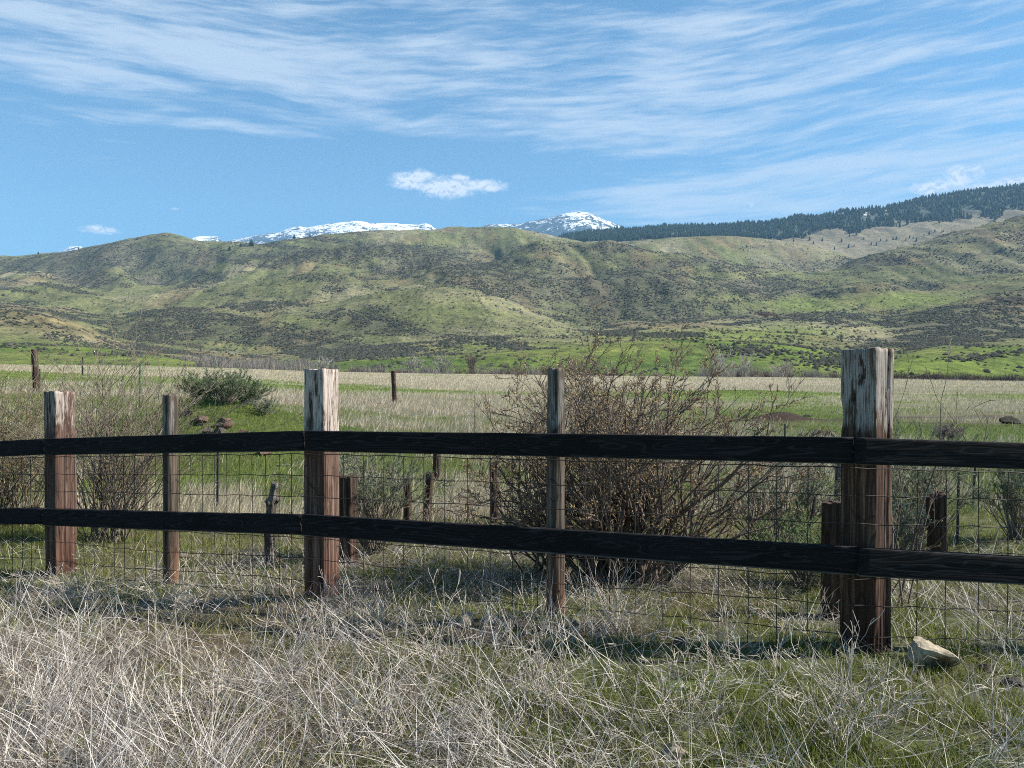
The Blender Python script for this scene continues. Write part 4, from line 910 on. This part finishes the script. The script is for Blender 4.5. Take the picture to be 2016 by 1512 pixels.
V = np.stack([(T[..., 0] * ct - T[..., 1] * st_) * r_[:, None] * 1.15, (T[..., 0] * st_ + T[..., 1] * ct) * r_[:, None] * 1.15, T[..., 2] * r_[:, None] * 1.25 - .25 * r_[:, None]], -1) + np.stack([xs, Ys, zs], -1)[:, None]
cc = lerp(np.array((.026, .032, .026)), np.array((.080, .082, .066)), rng.random((n, 1)))
mesh_np('hill_sagebrush', V.reshape(-1, 3), ((np.arange(n) * len(TV))[:, None, None] + TF[None]).reshape(-1, 3), 3, m_shrub, np.repeat(cc, len(TV), 0))
tag(bpy.data.objects['hill_sagebrush'], 'dark sagebrush dotted all over the hillsides', kind='stuff')
print('hill shrubs', n)

# ------------------------------------------------------------------ pines
m_pine = attr_mat('pine_needles', .9, spec=.03); m_bark = simple_mat('pine_bark', (.08, .055, .04))
def pine_template(seed, rich):
    r2 = np.random.default_rng(seed); V = []; Fc = []
    tiers = 9 if rich else 4; sides = 9 if rich else 5
    for k in range(tiers):
        f = k / tiers; zb = .10 + .80 * f; zt = min(1.0, zb + .9 / tiers * 1.9); rad = .20 * (1 - f) ** .8 + .015
        b0 = len(V); V.append((0, 0, zt))
        for s in range(sides):
            a = s / sides * 2 * pi + r2.random() * .5; rr_ = rad * (.55 + .75 * r2.random()); V.append((cos(a) * rr_, sin(a) * rr_, zb + (r2.random() - .5) * .05))
        for s in range(sides): Fc.append((b0, b0 + 1 + s, b0 + 1 + (s + 1) % sides))
    return np.array(V), np.array(Fc)
n = 19000; tv = [pine_template(i, False) for i in range(4)]
pxs = 1060 + rng.random(n) * 1380; fr = rng.random(n); Ys = 3060 + fr ** 1.1 * 1370
edge_n = fbm(pxs / 40, pxs * 0, 3, 191) * 260 + np.interp(pxs, [1060, 1480, 1560, 1700, 2016, 2440], [-600, -330, -240, -200, -170, -170])
gap = fbm(pxs / 16, Ys / 110, 3, 193)
k = (Ys > 3300 + edge_n) & (gap > .30 + .12 * (Ys < 3600)) & ~((np.abs(pxs - 1690) < 55) & (Ys > 3900) & (rng.random(n) < .75)); pxs, Ys = pxs[k], Ys[k]; n = len(pxs)
Vs, Fs, Cs, off = [], [], [], 0
for j in range(4):
    m_ = (np.arange(n) % 4) == j; T, Tf = tv[j]; nn = m_.sum(); z = hill_at(pxs[m_], Ys[m_], HZ); h = 15 + 14 * rng.random(nn) ** 1.2
    Vv = T[None] * np.stack([h * 1.15, h * 1.15, h], -1)[:, None] + np.stack([(pxs[m_] - 1008) / F * Ys[m_], Ys[m_], z - 1], -1)[:, None]
    Vs.append(Vv.reshape(-1, 3)); Fs.append(((np.arange(nn) * len(T))[:, None, None] + Tf[None]).reshape(-1, 3) + off); off += nn * len(T)
    Cs.append(np.repeat(lerp(np.array((.012, .026, .022)), np.array((.030, .050, .034)), rng.random((nn, 1))), len(T), 0))
mesh_np('pine_forest', np.concatenate(Vs), np.concatenate(Fs), 3, m_pine, np.concatenate(Cs))
tag(bpy.data.objects['pine_forest'], 'dark blue-green pine forest along the high ridge at the right', kind='stuff')
# single pines
proto = []
for i in range(3):
    T, Tf = pine_template(50 + i, True)
    me = mesh_np('crown', T, Tf, 3, m_pine, np.repeat([[.030, .050, .028]], len(T), 0), link=False).data
    tr = tubes('trunk', [(0, 0, -.03)], [(0, 0, .9)], [.018], [.004], m_bark, 6, link=False).data
    proto.append((me, tr))
def pine(px_, Y, h, label, group=None, wide=1.0):
    z = float(hill_at(np.array([float(px_)]), np.array([float(Y)]), HZ)[0])
    e = empty('pine_tree', ((px_ - 1008) / F * Y, Y, z), label, 'tree', group); me, tr = random.choice(proto)
    for nm, d in (('crown', me), ('trunk', tr)):
        o = bpy.data.objects.new(nm, d); COL.objects.link(o); o.parent = e
    e.scale = (h * wide, h * wide, h); e.rotation_euler = (0, 0, random.uniform(0, 6.28))
for a_ in [(77, 2440, 9, 'small round pine on the skyline near the left edge', None, 2.0), (156, 2440, 7, 'tiny pine on the left skyline beside the sliver of snow', None, 2.0), (496, 2330, 22, 'dark broad pine in the saddle below the snowy range', None, 2.0),
           (453, 2250, 15, 'small pine left of the broad one in the saddle', None, 1.8), (580, 2440, 16, 'pine on the skyline in front of the snowy range', None, 1.8), (611, 2440, 8, 'tiny pine on the skyline under the snowy range', None, 1.8),
           (475, 2290, 12, 'low pine touching the broad one in the saddle', None, 2.2), (440, 1880, 9, 'dark tree among the rocks below the saddle', None, 2.4)]:
    pine(*a_)
G = 'pines scattered on the tan slope below the forest'
spots = [(1668, 3150), (1683, 3160), (1712, 3180), (1722, 3170), (1733, 3200), (1745, 3190), (1757, 3200), (1766, 3210), (1780, 3180), (1788, 3200), (1796, 3190), (1804, 3160), (1815, 3200), (1826, 3210), (1838, 3220), (1850, 3200), (1858, 3230), (1880, 3100), (1888, 3110), (1895, 3090), (1903, 3100), (1912, 3110),
         (1921, 3230), (1935, 3240), (1947, 3240), (1960, 3220), (1974, 3200), (1986, 3210), (1996, 3190), (2008, 3200), (1765, 3080), (1640, 3100), (1600, 3150), (1560, 3180), (1590, 3250), (1620, 3220), (1655, 3230), (1700, 3240), (1892, 3060), (1906, 3065)]
for (x, y) in spots: pine(x + random.uniform(-3, 3), y - 150, random.uniform(11, 19), 'small dark pine standing alone on the tan slope below the forest', G, 1.25)
